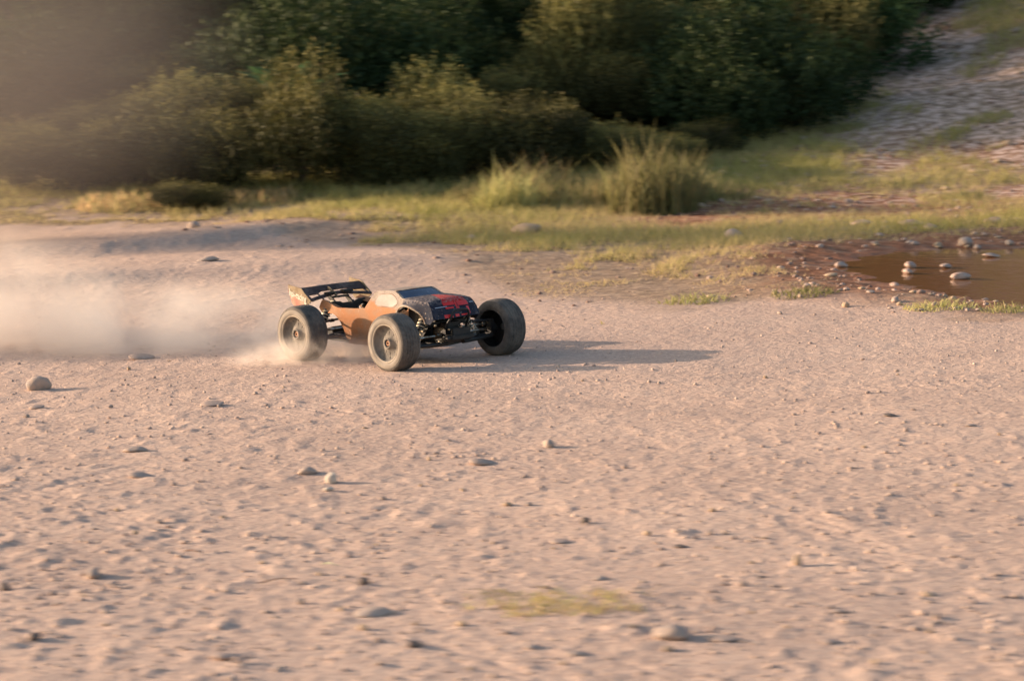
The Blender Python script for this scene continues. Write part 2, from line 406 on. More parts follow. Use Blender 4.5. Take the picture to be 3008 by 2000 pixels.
STONES = [
 (90, 893, 56, 'grey', 'large rounded grey stone with a long shadow, leftmost on the bare gravel', 1, .95),
 (84, 940, 36, 'pink', 'small buried stone just in front of the large grey leftmost stone', 0, .6),
 (708, 1090, 46, 'grey', 'half-buried grey stone touching the shadow behind the round cream stone', 0, .75),
 (764, 1107, 34, 'pale', 'round cream-coloured stone, palest on the open gravel', 2, 1.05),
 (757, 1126, 24, 'pale', 'little pale stone right in front of the round cream stone', 1, .8),
 (1262, 1030, 32, 'grey', 'roundish grey-green stone on smooth gravel below the front wheels', 1, .95),
 (1108, 1063, 62, 'pink', 'low dusty mound-like stone left of the roundish grey-green stone', 0, .5),
 (312, 1041, 56, 'grey', 'flat grey stone with short shadow, upper of two at the left', 0, .5),
 (322, 1099, 56, 'pink', 'flat dusty stone with short shadow, lower of two at the left', 0, .45),
 (1347, 1199, 22, 'dark', 'small dark upright stone right of centre on the gravel', 2, 1.1),
 (1836, 1293, 27, 'tan', 'small blocky orange-tan stone with thin long shadow at the right', 2, 1.25),
 (838, 1350, 25, 'dark', 'small dark brown stone beside the dry stalk in the lower left', 2, 1.1),
 (215, 1334, 46, 'grey', 'grey stone with bluish shaded side in the lower left', 1, .7),
 (258, 1350, 30, 'pink', 'small stone right beside the grey stone in the lower left', 0, .7),
 (12, 1368, 30, 'dark', 'dark stone at the left border with a long shadow', 2, .9),
 (862, 1420, 92, 'grey', 'long flat grey stone lying slantwise in the lower foreground', 0, .35),
 (836, 1459, 28, 'tan', 'small tan stone just below the long flat grey stone', 1, .85),
 (955, 1498, 38, 'dark', 'darkest black stone with a pointed shadow near the bottom border', 1, .75),
 (1545, 1478, 84, 'grey', 'large domed grey stone at lower right of the weed patch', 0, .75),
 (1537, 1501, 30, 'tan', 'small tan stone touching the front of the large domed grey stone', 1, .7),
 (1668, 1478, 66, 'pink', 'flat pinkish stone right of the large domed grey stone', 0, .4),
 (80, 1496, 34, 'dark', 'small dark stone in the bottom left corner', 1, .8),
 (1062, 1448, 26, 'tan', 'small tan stone at the left end of the weed patch', 1, .8),
 (1168, 1154, 26, 'tan', 'little tan stone midway below the front wheels', 0, .7),
 (1288, 1241, 44, 'pink', 'low pinkish stone below the small dark upright stone', 0, .5),
 (1756, 1326, 26, 'dark', 'small low dark stone left of the blocky orange-tan stone', 0, .6),
 (2052, 969, 34, 'dark', 'low dark stone on smooth gravel, upper right', 0, .45),
 (2236, 993, 28, 'grey', 'small flat grey stone near the right border', 0, .45),
 (520, 1530, 66, 'pink', 'low dusty hump-shaped stone at the bottom border', 0, .5),
 (60, 770, 1, 'pink', '', 0, .4),
 (325, 827, 60, 'pink', 'flat dusty stone at the near edge of the dust cloud', 0, .45),
 (488, 938, 54, 'pink', 'flat pinkish stone left of and below the rear wheel', 0, .4),
 (1385, 1332, 40, 'grey', 'grey stone lying above the weed patch', 0, .5),
 (1490, 1225, 20, 'tan', 'tiny tan stone right of the small dark upright stone', 1, .8),
 (1230, 1500, 40, 'grey', 'grey low stone at the bottom border right of centre', 0, .5),
 (1330, 1512, 46, 'grey', 'grey slanting stone at the bottom border left of the domed stone', 0, .45),
 (1935, 1410, 34, 'grey', 'grey flat stone with dark shadow in the lower right', 0, .5),
 (2140, 1362, 34, 'tan', 'tan stone in the lower right near the border', 0, .5),
 (1910, 1480, 40, 'pink', 'pinkish slanted stone in the lower right corner area', 0, .5),
 (1570, 1250, 34, 'dark', 'low dark stone above and right of the weed patch', 0, .5),
 (1640, 1175, 20, 'tan', 'tiny tan stone on the middle right gravel', 1, .8),
 (480, 630, 52, 'grey', 'low grey stone half sunk in the rutted track', 0, .45),
 (445, 547, 34, 'grey', 'small grey stone at the left end of the grassy verge', 1, .8),
 (1086, 555, 34, 'pink', 'small dull stone left of the long pale stone on the verge', 1, .7),
 (1688, 551, 40, 'grey', 'angular grey stone alone in the grass right of centre', 2, .95),
 (1985, 515, 50, 'red', 'brown stone at the head of the pool, left of the row', 1, .55),
 (2102, 518, 58, 'red', 'broad pinkish stone behind the pool, middle of the row', 1, .5),
 (2142, 530, 36, 'red', 'reddish stone just right of the broad pinkish stone', 1, .7),
 (2292, 516, 50, 'red', 'brownish stone behind the pool, nearest the right border', 1, .6),
 (2222, 553, 48, 'grey', 'pale grey stone on the far shore of the pool', 1, .7),
 (1936, 610, 30, 'red', 'reddish stone at the left tip of the pool', 1, .9),
 (1915, 640, 34, 'tan', 'small pale stone on the mud left of the pool', 0, .6),
 (1640, 688, 30, 'tan', 'small pale stone where the gravel meets the mud', 0, .6),
]
for i, (a, b, w_, kd, lb, var, fl) in enumerate(STONES):
    if lb: place_stone(a*K, b*K, w_*K, kd, lb, var, fl, rot=(i*1.7) % 6.28 if fl > .6 else (i*.37) % .8-.4, sink=.22 if fl > .6 else .3)
place_stone(1212*K, 544*K, 72*K, 'tan', 'long pale tan stone lying on the grassy verge above the vehicle', 1, rot=-.35, dims=(1.15, .5, .62), sink=.0)
for a, b, w_, fl, lb in ((2178, 604, 42, .5, 'pale-topped round stone standing in the pool water, upper one'),
                     (2212, 629, 50, .42, 'brown stone standing in the pool water, lower right one'),
                     (2096, 606, 38, .5, 'low stone in shallow pool water, upper left'),
                     (2090, 620, 34, .6, 'small stone in shallow pool water, just below another'),
                     (2282, 575, 40, .4, 'flat pale stone at the far edge of the pool water'),
                     (2060, 652, 26, .5, 'tiny stone breaking the pool water near its front shore')):
    place_stone(a*K, b*K, w_*K, 'red' if w_ != 42 else 'pink', lb, int(w_) % 3, fl*1.15, rot=w_*.7, sink=.22, water=True, dims=(1.05, .7+.1*(w_ % 3), fl*1.1))
# loose pebbles too alike to tell apart
PG = 'loose pebbles on the bare gravel'
for i in range(150):
    u = random.uniform(-20, 3020); v = 1060+940*random.random()**.8
    if 700 < u < 1650 and v < 1130: continue
    kd = random.choice(['grey', 'tan', 'pink', 'pink', 'grey', 'tan'])
    o = place_stone(u, v, random.uniform(12, 22)*(v/1500), kd, 'small dusty pebble lying loose on the bare gravel', random.randrange(3), random.uniform(.55, 1.), random.uniform(0, 6), .2, PG)
    o.name = 'pebble'; o['category'] = 'pebble'
SG = 'small stones on the muddy shore and hillside'
for i in range(210):
    if i < 80: u = random.uniform(2250, 3010); v = random.choice([random.uniform(640, 720), random.uniform(860, 930)])
    else: u = random.uniform(2050, 3010); v = random.uniform(90, 620)
    if i == -1 or u < 2300 and v < 470 or u < 2500 and v < 300 or u < 2700 and v < 130: continue
    o = place_stone(u, v, random.uniform(12, 30), random.choice(['tan', 'pink', 'red', 'grey']), 'small pale stone scattered on the slope by the pool', random.randrange(3), random.uniform(.5, .9), random.uniform(0, 6), .25, SG)

# grit: too fine to count
def scatter_grit(n, seed):
    r = np.random.default_rng(seed)
    bm = bmesh.new(); bmesh.ops.create_icosphere(bm, subdivisions=1, radius=1)
    bv = np.array([v.co[:] for v in bm.verts]); bf = np.array([[v.index for v in f.verts] for f in bm.faces]); bm.free()
    y = -4.0+9.5*r.random(n)**1.5; x = (r.random(n)*2-1)*(y+CAM_D)*.175
    keep = (y < line_y(GRAVEL_EDGE, x)+.9) & (poly_sd(x, y, PUD) > .03); x = x[keep]; y = y[keep]; n = len(x)
    cl = vnoise(x/.35, y/.35, 91); s = .0013+.0042*r.random(n)**4*(.6+cl)
    s = s*(1-.06*(y+4)); s[(y > -.9) & (r.random(n) < .45)] *= .5
    z = terrain(x, y)
    sc = s[:, None]*(.7+.6*r.random((n, 3))); sc[:, 2] *= .75
    P = bv[None]*sc[:, None, :]*(.8+.4*r.random((n, len(bv), 1)))
    P += np.stack([x, y, z+s*.25], 1)[:, None, :]
    F = (bf[None]+(np.arange(n)*len(bv))[:, None, None]).reshape(-1, 3)
    return P.reshape(-1, 3), F
P_, F_ = scatter_grit(17000, 5)
m, nt, N, L, B = nodes('grit'); B.inputs['Roughness'].default_value = .95
ng = N.new('ShaderNodeNewGeometry'); cr = N.new('ShaderNodeValToRGB'); cr.color_ramp.elements[0].color = (.30, .22, .185, 1); cr.color_ramp.elements[1].color = (.60, .44, .34, 1)
L.new(ng.outputs['Random Per Island'], cr.inputs['Fac']); L.new(cr.outputs['Color'], B.inputs['Base Color'])
tag(link('gravel', mesh_np('gravel', P_, F_, m, True)), 'fine loose grit and crumbs of gravel strewn over the bare ground', 'gravel', kind='stuff')

def scatter_rubble(n, seed):
    r = np.random.default_rng(seed)
    bm = bmesh.new(); bmesh.ops.create_icosphere(bm, subdivisions=1, radius=1)
    bv = np.array([v.co[:] for v in bm.verts]); bf = np.array([[v.index for v in f.verts] for f in bm.faces]); bm.free()
    y = 1.0+11*r.random(n)**1.2; x = -1.2+r.random(n)*4.6
    md = mud_amount(x, y); hl = sstep(.8, 1.3, x)*sstep(4.3, 5.2, y); vg = veg_density(x, y)
    p = (.35*md+.75*hl*sstep(.4, .6, vnoise(x/.5, y/.9, 93))+.10)*(1-.75*vg)
    keep = (r.random(n) < p) & (y > line_y(GRAVEL_EDGE, x)-.3) & (y < line_y(BUSH_LINE, x)+.2) & (poly_sd(x, y, PUD) > -.02); x, y = x[keep], y[keep]; n = len(x)
    s = (.003+.009*r.random(n)**3)*(1+.6*sstep(4.5, 8, y)); z = terrain(x, y)
    sc = s[:, None]*(.7+.7*r.random((n, 3))); sc[:, 2] *= .7
    P = bv[None]*sc[:, None, :]*(.75+.5*r.random((n, len(bv), 1)))+np.stack([x, y, z+s*.2], 1)[:, None, :]
    return P.reshape(-1, 3), (bf[None]+(np.arange(n)*len(bv))[:, None, None]).reshape(-1, 3)
P_, F_ = scatter_rubble(26000, 8)
m, nt, N, L, B = nodes('rubble'); B.inputs['Roughness'].default_value = .95
ng = N.new('ShaderNodeNewGeometry'); cr = N.new('ShaderNodeValToRGB'); cr.color_ramp.elements[0].color = (.16, .085, .06, 1); cr.color_ramp.elements[1].color = (.46, .33, .265, 1)
L.new(ng.outputs['Random Per Island'], cr.inputs['Fac']); L.new(cr.outputs['Color'], B.inputs['Base Color'])
tag(link('rubble', mesh_np('rubble', P_, F_, m, False)), 'pinkish broken rubble strewn over the hillside and the muddy shore', 'rubble', kind='stuff')
# ------------------------------------------------------------------ grass
M_GRASS = leaf_mat('verge_grass', (.22, .23, .05), (.40, .37, .12), (.54, .40, .22), .38)
def blades(x, y, z, h, w, lean, tip, r, seg=1):
    """narrow triangles (seg 1) or bent two-piece blades (seg 2)"""
    n = len(x); a = r.random(n)*6.283; b = r.random(n)*6.283
    sx = np.cos(a)*w/2; sy = np.sin(a)*w/2; lx = np.cos(b)*lean*h; ly = np.sin(b)*lean*h
    if seg == 1:
        V = np.stack([np.stack([x-sx, y-sy, z], 1), np.stack([x+sx, y+sy, z], 1), np.stack([x+lx, y+ly, z+h], 1)], 1)
        F = np.arange(n*3).reshape(n, 3); k = 3
    else:
        V = np.stack([np.stack([x-sx, y-sy, z], 1), np.stack([x+sx, y+sy, z], 1),
                      np.stack([x+lx*.35+sx*.8, y+ly*.35+sy*.8, z+h*.6], 1), np.stack([x+lx*.35-sx*.8, y+ly*.35-sy*.8, z+h*.6], 1),
                      np.stack([x+lx, y+ly, z+h*.95], 1)], 1)
        o = (np.arange(n)*5)[:, None]; F = np.concatenate([o+[[0, 1, 2]], o+[[0, 2, 3]], o+[[3, 2, 4]]]); k = 5
    return V.reshape(-1, 3), F, {'v': np.repeat(r.random(n), k), 'tip': np.repeat(tip, k)}
r = np.random.default_rng(3); n = 330000
y = 1.0+r.random(n)**1.15*13; x = (r.random(n)*2-1)*(y+CAM_D)*.185
d = veg_density(x, y); bl = line_y(BUSH_LINE, x)
keep = (r.random(n) < d*.95) & (y < bl+.5); x, y, d, bl = x[keep], y[keep], d[keep], bl[keep]; n = len(x)
near_bush = sstep(.9, .0, bl-y)*sstep(1.6, .2, x)
lowz = sstep(.2, 1.3, (y-line_y(GRAVEL_EDGE, x)))
h = (.35+.65*lowz)*(.014+.022*sstep(.9, 1.6, x)*sstep(4.6, 5.6, y)*r.random(n)+.034*d*r.random(n)+.055*near_bush*r.random(n)*sstep(-.3, .4, fbm(x, y, .3, 5, 2)))*(1+.5*(r.random(n) < .05))
dry = np.clip(.12+.35*(1-lowz)+.55*(1-d)+.35*fbm(x, y, .5, 88, 3)+.35*(r.random(n) < .25)+.15, 0, 1)*(1-.5*near_bush)*(1-.6*sstep(.9, 1.6, x)*sstep(4.6, 5.6, y))
V, F, A = blades(x, y, terrain(x, y)-.002, h, .004+.0012*(y > 4)*(1+.15*y), .7, dry, r)
tag(link('grass', mesh_np('grass', V, F, M_GRASS, False, A)), 'short yellow-green grass covering the verge and patches of the hillside', 'grass', kind='stuff')

M_TUFT = leaf_mat('tuft_grass', (.24, .26, .085), (.43, .41, .17), (.52, .36, .19), .45)
def tuft(name, u, v, hgt, rad, nb, label, seed, lean=.35, drytip=.3, grp=None, wide=.006, cat='grass tuft'):
    r = np.random.default_rng(seed); cx, cy = survey(u, v)
    a = r.random(nb)*6.283; q = rad*np.sqrt(r.random(nb)); x = cx+np.cos(a)*q; y = cy+np.sin(a)*q*.8
    if 'weed' in name:
        k_ = vnoise(x/.022, y/.035, seed) > .30+.55*(q/rad)**1.5; x, y, q = x[k_], y[k_], q[k_]; nb = len(x)
    h = hgt*(.22+.78*r.random(nb)**1.6)*(1-.25*(q/rad)**2)*(.75+.5*vnoise(x/.05, y/.05, seed))
    z = terrain(x, y)
    V, F, A = blades(x-cx, y-cy, z-tz(cx, cy)-.003, h, wide, lean*(.4+1.5*r.random(nb)), np.clip(drytip*r.random(nb)*2, 0, 1), r, 2)
    o = link(name, mesh_np(name, V, F, M_TUFT, False, A), None, (cx, cy, tz(cx, cy)))
    return tag(o, label, cat, grp)
tuft('grass_tuft', 1505*K, 492*K, .33, .17, 900, 'tallest grass tuft on the verge, yellow-green with brown tips', 1, .28, .25)
tuft('grass_tuft', 1165*K, 490*K, .22, .13, 420, 'pale bluish-green grass tuft with wide fanned blades, left of the tallest tuft', 2, .42, .15, wide=.0055)
tuft('grass_tuft', 1250*K, 470*K, .22, .15, 420, 'loose grass tuft between the fanned tuft and the tallest tuft', 3, .45, .5)
tuft('grass_tuft', 1570*K, 470*K, .15, .14, 700, 'lower green grass tuft leaning against the right side of the tallest tuft', 4, .4, .2)
tuft('grass_tuft', 1370*K, 465*K, .13, .20, 700, 'bushy short grass tuft just left of the tallest tuft', 5, .4, .3)
for i, (a, b, hh, rr_, nb, lb) in enumerate((
        (1450, 478, .20, .14, 380, 'medium grass tuft merging into the left flank of the tallest tuft'),
        (1555, 480, .24, .12, 380, 'medium grass tuft with reddish tips merging into the right flank of the tallest tuft'),
        (1320, 480, .15, .16, 380, 'feathery low grass tuft between the loose tuft and the bushy short tuft'),
        (1200, 478, .18, .12, 260, 'slender grass tuft just right of the fanned bluish tuft'),
        (1105, 474, .13, .14, 260, 'feathery low grass tuft just left of the fanned bluish tuft'),
        (1630, 462, .11, .18, 420, 'low dark-green grass tuft furthest right in the row of tufts'),
        (950, 460, .08, .2, 420, 'low yellow-green grass tuft furthest left in the row of tufts'))):
    tuft('grass_tuft', a*K, b*K, hh, rr_, nb, lb, 60+i, .4, .35)
tuft('grass_tuft', 1010*K, 458*K, .09, .22, 700, 'short bright green tuft under the olive bushes', 6, .4, .1)
tuft('grass_tuft', 290*K, 478*K, .08, .20, 600, 'straw-yellow tuft left of the small dark verge bush', 7, .4, 1.0)
tuft('grass_tuft', 590*K, 468*K, .09, .18, 600, 'straw-coloured tuft right of the small dark verge bush', 8, .4, 1.0)
for i, (a, b, hh, lb) in enumerate(((1600, 697, .035, 'low green grass clump on the gravel edge, left of the pool front'),
                       (1850, 692, .035, 'low green grass clump on the gravel edge, nearest the pool front'),
                       (2160, 718, .035, 'low grass clump on the muddy front shore of the pool'),
                       (2330, 722, .03, 'low grass clump at the right border in front of the pool'),
                       (2230, 460, .06, 'green grass clump on the hillside behind the pool'),
                       (2280, 275, .06, 'green grass mound on the hillside path'),
                       (1940, 300, .06, 'small green clump at the foot of the hillside path'))):
    tuft('grass_clump', a*K, b*K, hh, .10, 260, lb, 20+i, .8, .2, wide=.004, cat='grass clump')
tuft('weed_patch', 1310*K, 1405*K, .026, .16, 1500, 'sparse low yellow-green weed patch on the foreground gravel', 31, 1.6, .5, wide=.0025, cat='weed')
tuft('weed_patch', 1160*K, 1378*K, .018, .09, 400, 'thin pale weed sprigs left of the sparse weed patch', 32, 1.8, .4, wide=.002, cat='weed')
tuft('weed_patch', 1385*K, 748*K, .018, .035, 50, 'little dry weed on the gravel behind the far front wheel', 33, 1.2, .7, wide=.003, cat='weed')
def twig(u, v, L_, ang, rr, label, colr, zt=.004):
    x, y = survey(u, v); mb = MB(); p = []
    for i in range(7):
        t = i/6; xx = math.cos(ang)*L_*(t-.5)+.004*math.sin(7*t); yy = math.sin(ang)*L_*(t-.5)+.005*math.sin(5*t+1)
        p.append((xx, yy, tz(x+xx, y+yy)-tz(x, y)+zt+.004*math.sin(3*t)))
    mb.tube(p, [rr, rr, rr*.9, rr*.8, rr*.7, rr*.5, rr*.3], 6)
    o = mb.build('twig', colr); o.location = (x, y, tz(x, y)); return tag(o, label, 'twig')
M_TWIG = mat('dry_twig', (.14, .07, .04), (.24, .14, .08), 60, .8); M_STALK = mat('pale_stalk', (.42, .44, .24), (.5, .5, .3), 60, .7)
twig(640*K, 1348*K, .07, .5, .0012, 'thin reddish-brown stalk lying on the gravel, lower left', M_TWIG)
twig(762*K, 1304*K, .035, -.6, .0011, 'single pale green blade lying on the gravel', M_STALK)
twig(1590*K, 462*K*1.0, .16, -.3, .003, 'bent brown stalk lying right of the tallest grass tuft', M_TWIG, .03)
twig(2000*K, 462*K, .15, .05, .0025, 'thin dark stick on red mud behind the pool', M_TWIG, .008)
twig(445*K, 1275*K, .035, -.5, .0013, 'short reddish twig on the left foreground gravel', M_TWIG)

# ------------------------------------------------------------------ bushes
def shoots_mesh(name, m, rad, hgt, ns, per, lw, ll, seed, up=.6, tipc=.8, lumps=7):
    """a shrub crown: shoots spread over lumpy mounds, each set with small narrow leaves"""
    r = np.random.default_rng(seed)
    lc = np.stack([(r.random(lumps)*2-1)*rad*.62, (r.random(lumps)*2-1)*rad*.62, hgt*(.22+.5*r.random(lumps))], 1); lc[0] = (0, 0, hgt*.5)
    lr = rad*(.34+.25*r.random(lumps)); lr[0] = rad*.5
    k = r.integers(0, lumps, ns); dirs = r.normal(size=(ns, 3)); dirs[:, 2] = np.abs(dirs[:, 2])*1.3-.9
    dirs /= np.linalg.norm(dirs, axis=1)[:, None]
    q = (.55+.45*r.random(ns)**.6)
    P0 = lc[k]+dirs*(lr[k]*q)[:, None]*np.array([1, 1, .85]); P0[:, 2] = np.maximum(P0[:, 2], .03*hgt+.1*hgt*r.random(ns))
    g = dirs*(1-up)+np.array([0, 0, up])+r.normal(size=(ns, 3))*.18; g /= np.linalg.norm(g, axis=1)[:, None]
    sl = ll*(3.0+3.5*r.random(ns))
    t = r.random((ns, per)); C = P0[:, None, :]+g[:, None, :]*(sl[:, None]*t)[..., None]+r.normal(size=(ns, per, 3))*ll*.28
    n = ns*per; C = C.reshape(n, 3)
    ld = np.repeat(g, per, 0)*.7+r.normal(size=(n, 3))*.55; ld /= np.linalg.norm(ld, axis=1)[:, None]
    sd = np.cross(ld, r.normal(size=(n, 3))); sd /= np.linalg.norm(sd, axis=1)[:, None]
    L_ = (ll*(.6+.8*r.random(n)))[:, None]; w_ = (lw*(.6+.8*r.random(n)))[:, None]
    V = np.stack([C-ld*L_*.5, C+sd*w_*.5, C+ld*L_*.5, C-sd*w_*.5], 1).reshape(-1, 3)
    V[:, 2] = np.maximum(V[:, 2], .0)
    F = np.arange(n*4).reshape(n, 4)
    tipv = np.clip(np.repeat(t.reshape(-1)*sstep(.1, .8, np.repeat(dirs[:, 2]*q+.35*(r.random(ns)-.3), per)), 4)*tipc*1.3, 0, 1)
    vv = np.repeat(np.clip(r.random(n)*.6+np.repeat(r.random(ns), per)*.4, 0, 1), 4)
    return mesh_np(name, V, F, m, False, {'v': vv, 'tip': tipv})
M_GORSE = leaf_mat('gorse_leaves', (.034, .038, .014), (.075, .075, .025), (.215, .185, .055), .16)
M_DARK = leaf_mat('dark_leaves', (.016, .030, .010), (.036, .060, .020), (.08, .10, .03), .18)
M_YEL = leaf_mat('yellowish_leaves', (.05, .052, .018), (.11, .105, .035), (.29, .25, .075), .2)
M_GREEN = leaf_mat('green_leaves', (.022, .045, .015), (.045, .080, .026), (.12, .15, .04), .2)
M_STEM = mat('bush_stem', (.06, .045, .035), (.12, .09, .07), 40, .9)
G = [shoots_mesh('gorse_crown', M_GORSE, .36, .42, 2600, 9, .0065, .017, 100+i) for i in range(4)]
GY = [shoots_mesh('gorse_crown', M_YEL, .34, .46, 2000, 9, .0065, .020, 120+i) for i in range(2)]
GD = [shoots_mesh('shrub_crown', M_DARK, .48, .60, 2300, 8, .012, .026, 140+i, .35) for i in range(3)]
GG = [shoots_mesh('shrub_crown', M_GREEN, .42, .50, 1500, 8, .014, .030, 150+i, .25) for i in range(2)]
def stems(rad, h, seed, n=7):
    r = random.Random(seed); mb = MB()
    for i in range(n):
        a = r.uniform(0, 6.28); q = rad*r.uniform(.2, .7)
        mb.tube([(math.cos(a)*q*.1, math.sin(a)*q*.1, -.02), (math.cos(a)*q*.5, math.sin(a)*q*.5, h*.45), (math.cos(a+.3)*q, math.sin(a+.3)*q, h*.9)], [.009, .006, .002], 5)
    o = mb.build('branches', M_STEM); me = o.data; bpy.data.objects.remove(o); return me
ST = [stems(.3, .42, i) for i in range(3)]
def bush(x, y, me, s, label, group=None, sz=1., cat='bush', rot=None, name='bush'):
    o = bpy.data.objects.new(name, None); COL.objects.link(o); o.location = (x, y, tz(x, y)-.02); o.empty_display_size = .2
    o.rotation_euler = (0, 0, random.uniform(0, 6.28) if rot is None else rot); o.scale = (s, s, s*sz)
    c = link('crown', me, o); b = link('branches', random.choice(ST), o)
    tag(o, label, cat, group); return o
def bush_px(u, v, me, s, label, group=None, sz=1., dy=0, **k):
    x, y = survey(u*K, v*K); return bush(x, y+dy, me, s, label, group, sz, **k)
FR = 'olive gorse bushes in the front row'
fl = 'olive-green gorse bush with yellowish tips standing in the front row on the verge'
FRONT = [(40, 440, .8, .9), (175, 448, .9, .95), (310, 450, 1.0, 1.05), (420, 447, 1.0, 1.15), (540, 447, .9, 1.0), (690, 445, 1.1, 1.28), (810, 444, 1.0, 1.05),
         (905, 440, .95, 1.12), (1010, 436, .9, 1.1), (1100, 425, 1.0, 1.15), (1215, 418, .95, 1.0), (1330, 405, .85, .85), (1440, 392, .75, .7), (1530, 385, .65, .6)]
for i, (u, v, s, z_) in enumerate(FRONT):
    me = GY[0] if i in (5, 9) else (GY[1] if i in (8, 11) else G[i % 4])
    lb, gp = fl, FR
    if i == 5: lb, gp = 'yellow-tipped gorse bush directly below the fern, tallest of the front left', None
    if i == 9: lb, gp = 'yellowish gorse bush behind the fanned bluish grass tuft', None
    bush_px(u, v, me, s*.84, lb, gp, z_*random.uniform(.78, 1.12), dy=.04)
bush_px(425, 484, G[1], .42, 'small low dark-green bush standing in front on the verge grass at left', None, .8)
bush_px(1395, 385, GY[1], 1.05, 'tall narrow yellow-green bush rising behind the tallest grass tuft', None, 1.75, dy=1.1)
bush_px(1720, 320, GD[0], 1.0, 'large rounded dark-green bush left of the hillside path', None, 1.0, dy=.3)
bush_px(1640, 335, GD[1], .75, 'dark bush between the tallest grass tuft and the large rounded bush', None, 1.0, dy=.2)
bush_px(1860, 300, GG[0], .75, 'green bush at the edge of the hillside path', None, .9, dy=.3)
bush_px(1900, 215, GY[0], .95, 'tan-yellow bush on the right shoulder of the large rounded bush', None, 1.3, dy=.3)
bush_px(1790, 300, G[2], .7, 'olive bush low in front of the green path-edge bush', None, .9, dy=.1)
bush_px(1985, 200, GG[1], .9, 'green bush beside the upper part of the path', None, 1.1, dy=.4)
bush_px(2090, 90, GG[0], .95, 'leafy bush at the top edge left of the path', None, 1.0, dy=.4)
bush_px(1640, 372, G[3], .5, 'short olive bush on the grass right of the tallest tuft', None, .8, dy=.2)
BR = 'shaded shrubs on the bank'
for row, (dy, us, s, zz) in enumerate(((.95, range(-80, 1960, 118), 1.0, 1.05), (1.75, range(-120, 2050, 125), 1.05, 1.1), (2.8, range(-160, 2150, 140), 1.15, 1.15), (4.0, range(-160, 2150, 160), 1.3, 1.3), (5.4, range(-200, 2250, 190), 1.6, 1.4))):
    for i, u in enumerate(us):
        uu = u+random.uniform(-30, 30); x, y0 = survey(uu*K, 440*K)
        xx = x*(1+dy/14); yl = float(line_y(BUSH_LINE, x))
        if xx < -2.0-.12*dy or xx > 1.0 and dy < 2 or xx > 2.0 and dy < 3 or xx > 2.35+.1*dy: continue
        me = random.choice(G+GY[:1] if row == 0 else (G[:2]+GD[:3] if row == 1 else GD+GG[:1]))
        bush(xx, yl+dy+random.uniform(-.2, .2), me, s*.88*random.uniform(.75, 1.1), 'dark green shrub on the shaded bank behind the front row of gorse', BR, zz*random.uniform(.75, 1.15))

# ferns
M_BARE = mat('dry_grey_stem', (.16, .14, .15), (.26, .23, .24), 30, .9)
M_FERN = leaf_mat('fern_fronds', (.07, .15, .05), (.12, .22, .08), (.2, .26, .08), .4)
def frond_mesh(L_, seed):
    r = random.Random(seed); V = []; F = []; n = 26
    for i in range(n):
        t = (i+1)/(n+1); c = Vector((L_*t*.93, 0, L_*(.75*t-.45*t*t))); w = L_*.26*math.sin(math.pi*min(1, .12+t*.9))**.8*(1-t*.4)
        for s in (-1, 1):
            b = len(V); tip = c+Vector((w*.35, s*w, -w*.15)); d = Vector((L_*.013, 0, .0))
            V += [c-d, c+d, (c+tip)/2+d*1.6, tip, (c+tip)/2-d*1.6]; F += [(b, b+1, b+2, b+4), (b+4, b+2, b+3)]
    b = len(V)
    for i in range(9):
        t = i/8; V += [Vector((L_*t*.93, -.003, L_*(.75*t-.45*t*t))), Vector((L_*t*.93, .003, L_*(.75*t-.45*t*t)))]
    F += [(b+2*i, b+2*i+1, b+2*i+3, b+2*i+2) for i in range(8)]
    me = bpy.data.meshes.new('frond'); me.from_pydata([tuple(v) for v in V], [], F); me.materials.append(M_FERN)
    a = me.attributes.new('v', 'FLOAT', 'POINT'); a.data.foreach_set('value', [r.random()*.5+.3 for _ in V]); me.attributes.new('tip', 'FLOAT', 'POINT')
    return me
FRD = [frond_mesh(.34, i) for i in range(3)]
def fern(x, y, z, s, angs, label, grp=None):
    o = bpy.data.objects.new('fern', None); COL.objects.link(o); o.location = (x, y, z); o.scale = (s, s, s)
    for i, a in enumerate(angs):
        f = link('frond', FRD[i % 3], o); f.rotation_euler = (random.uniform(-.3, .3), random.uniform(-.35, -.05), a)
    tag(o, label, 'fern', grp)
x, y = survey(665*K, 440*K); yl = float(line_y(BUSH_LINE, x))
fern(x*1.02, yl+.50, tz(x, yl+.5)+.31, .85, (.1, 1.2, 2.3, 3.0, 4.0, 5.2), 'bright green fern arching above the yellow-tipped gorse bush')
for (u, v_, dy, up_, s_, lb) in ((1100, 430, 2.1, .50, 1.0, 'dark green fern hanging over the shrubs at the top border, left one'), (1230, 425, 2.2, .50, 1.0, 'dark green fern at the top border, right one above the middle bushes')):
    x, y = survey(u*K, v_*K); yl = float(line_y(BUSH_LINE, x)); fern(x*1.12, yl+dy, tz(x, yl+dy)+up_, s_, (.2, 1.1, 2.6, 3.5, 4.4, 5.4), lb)
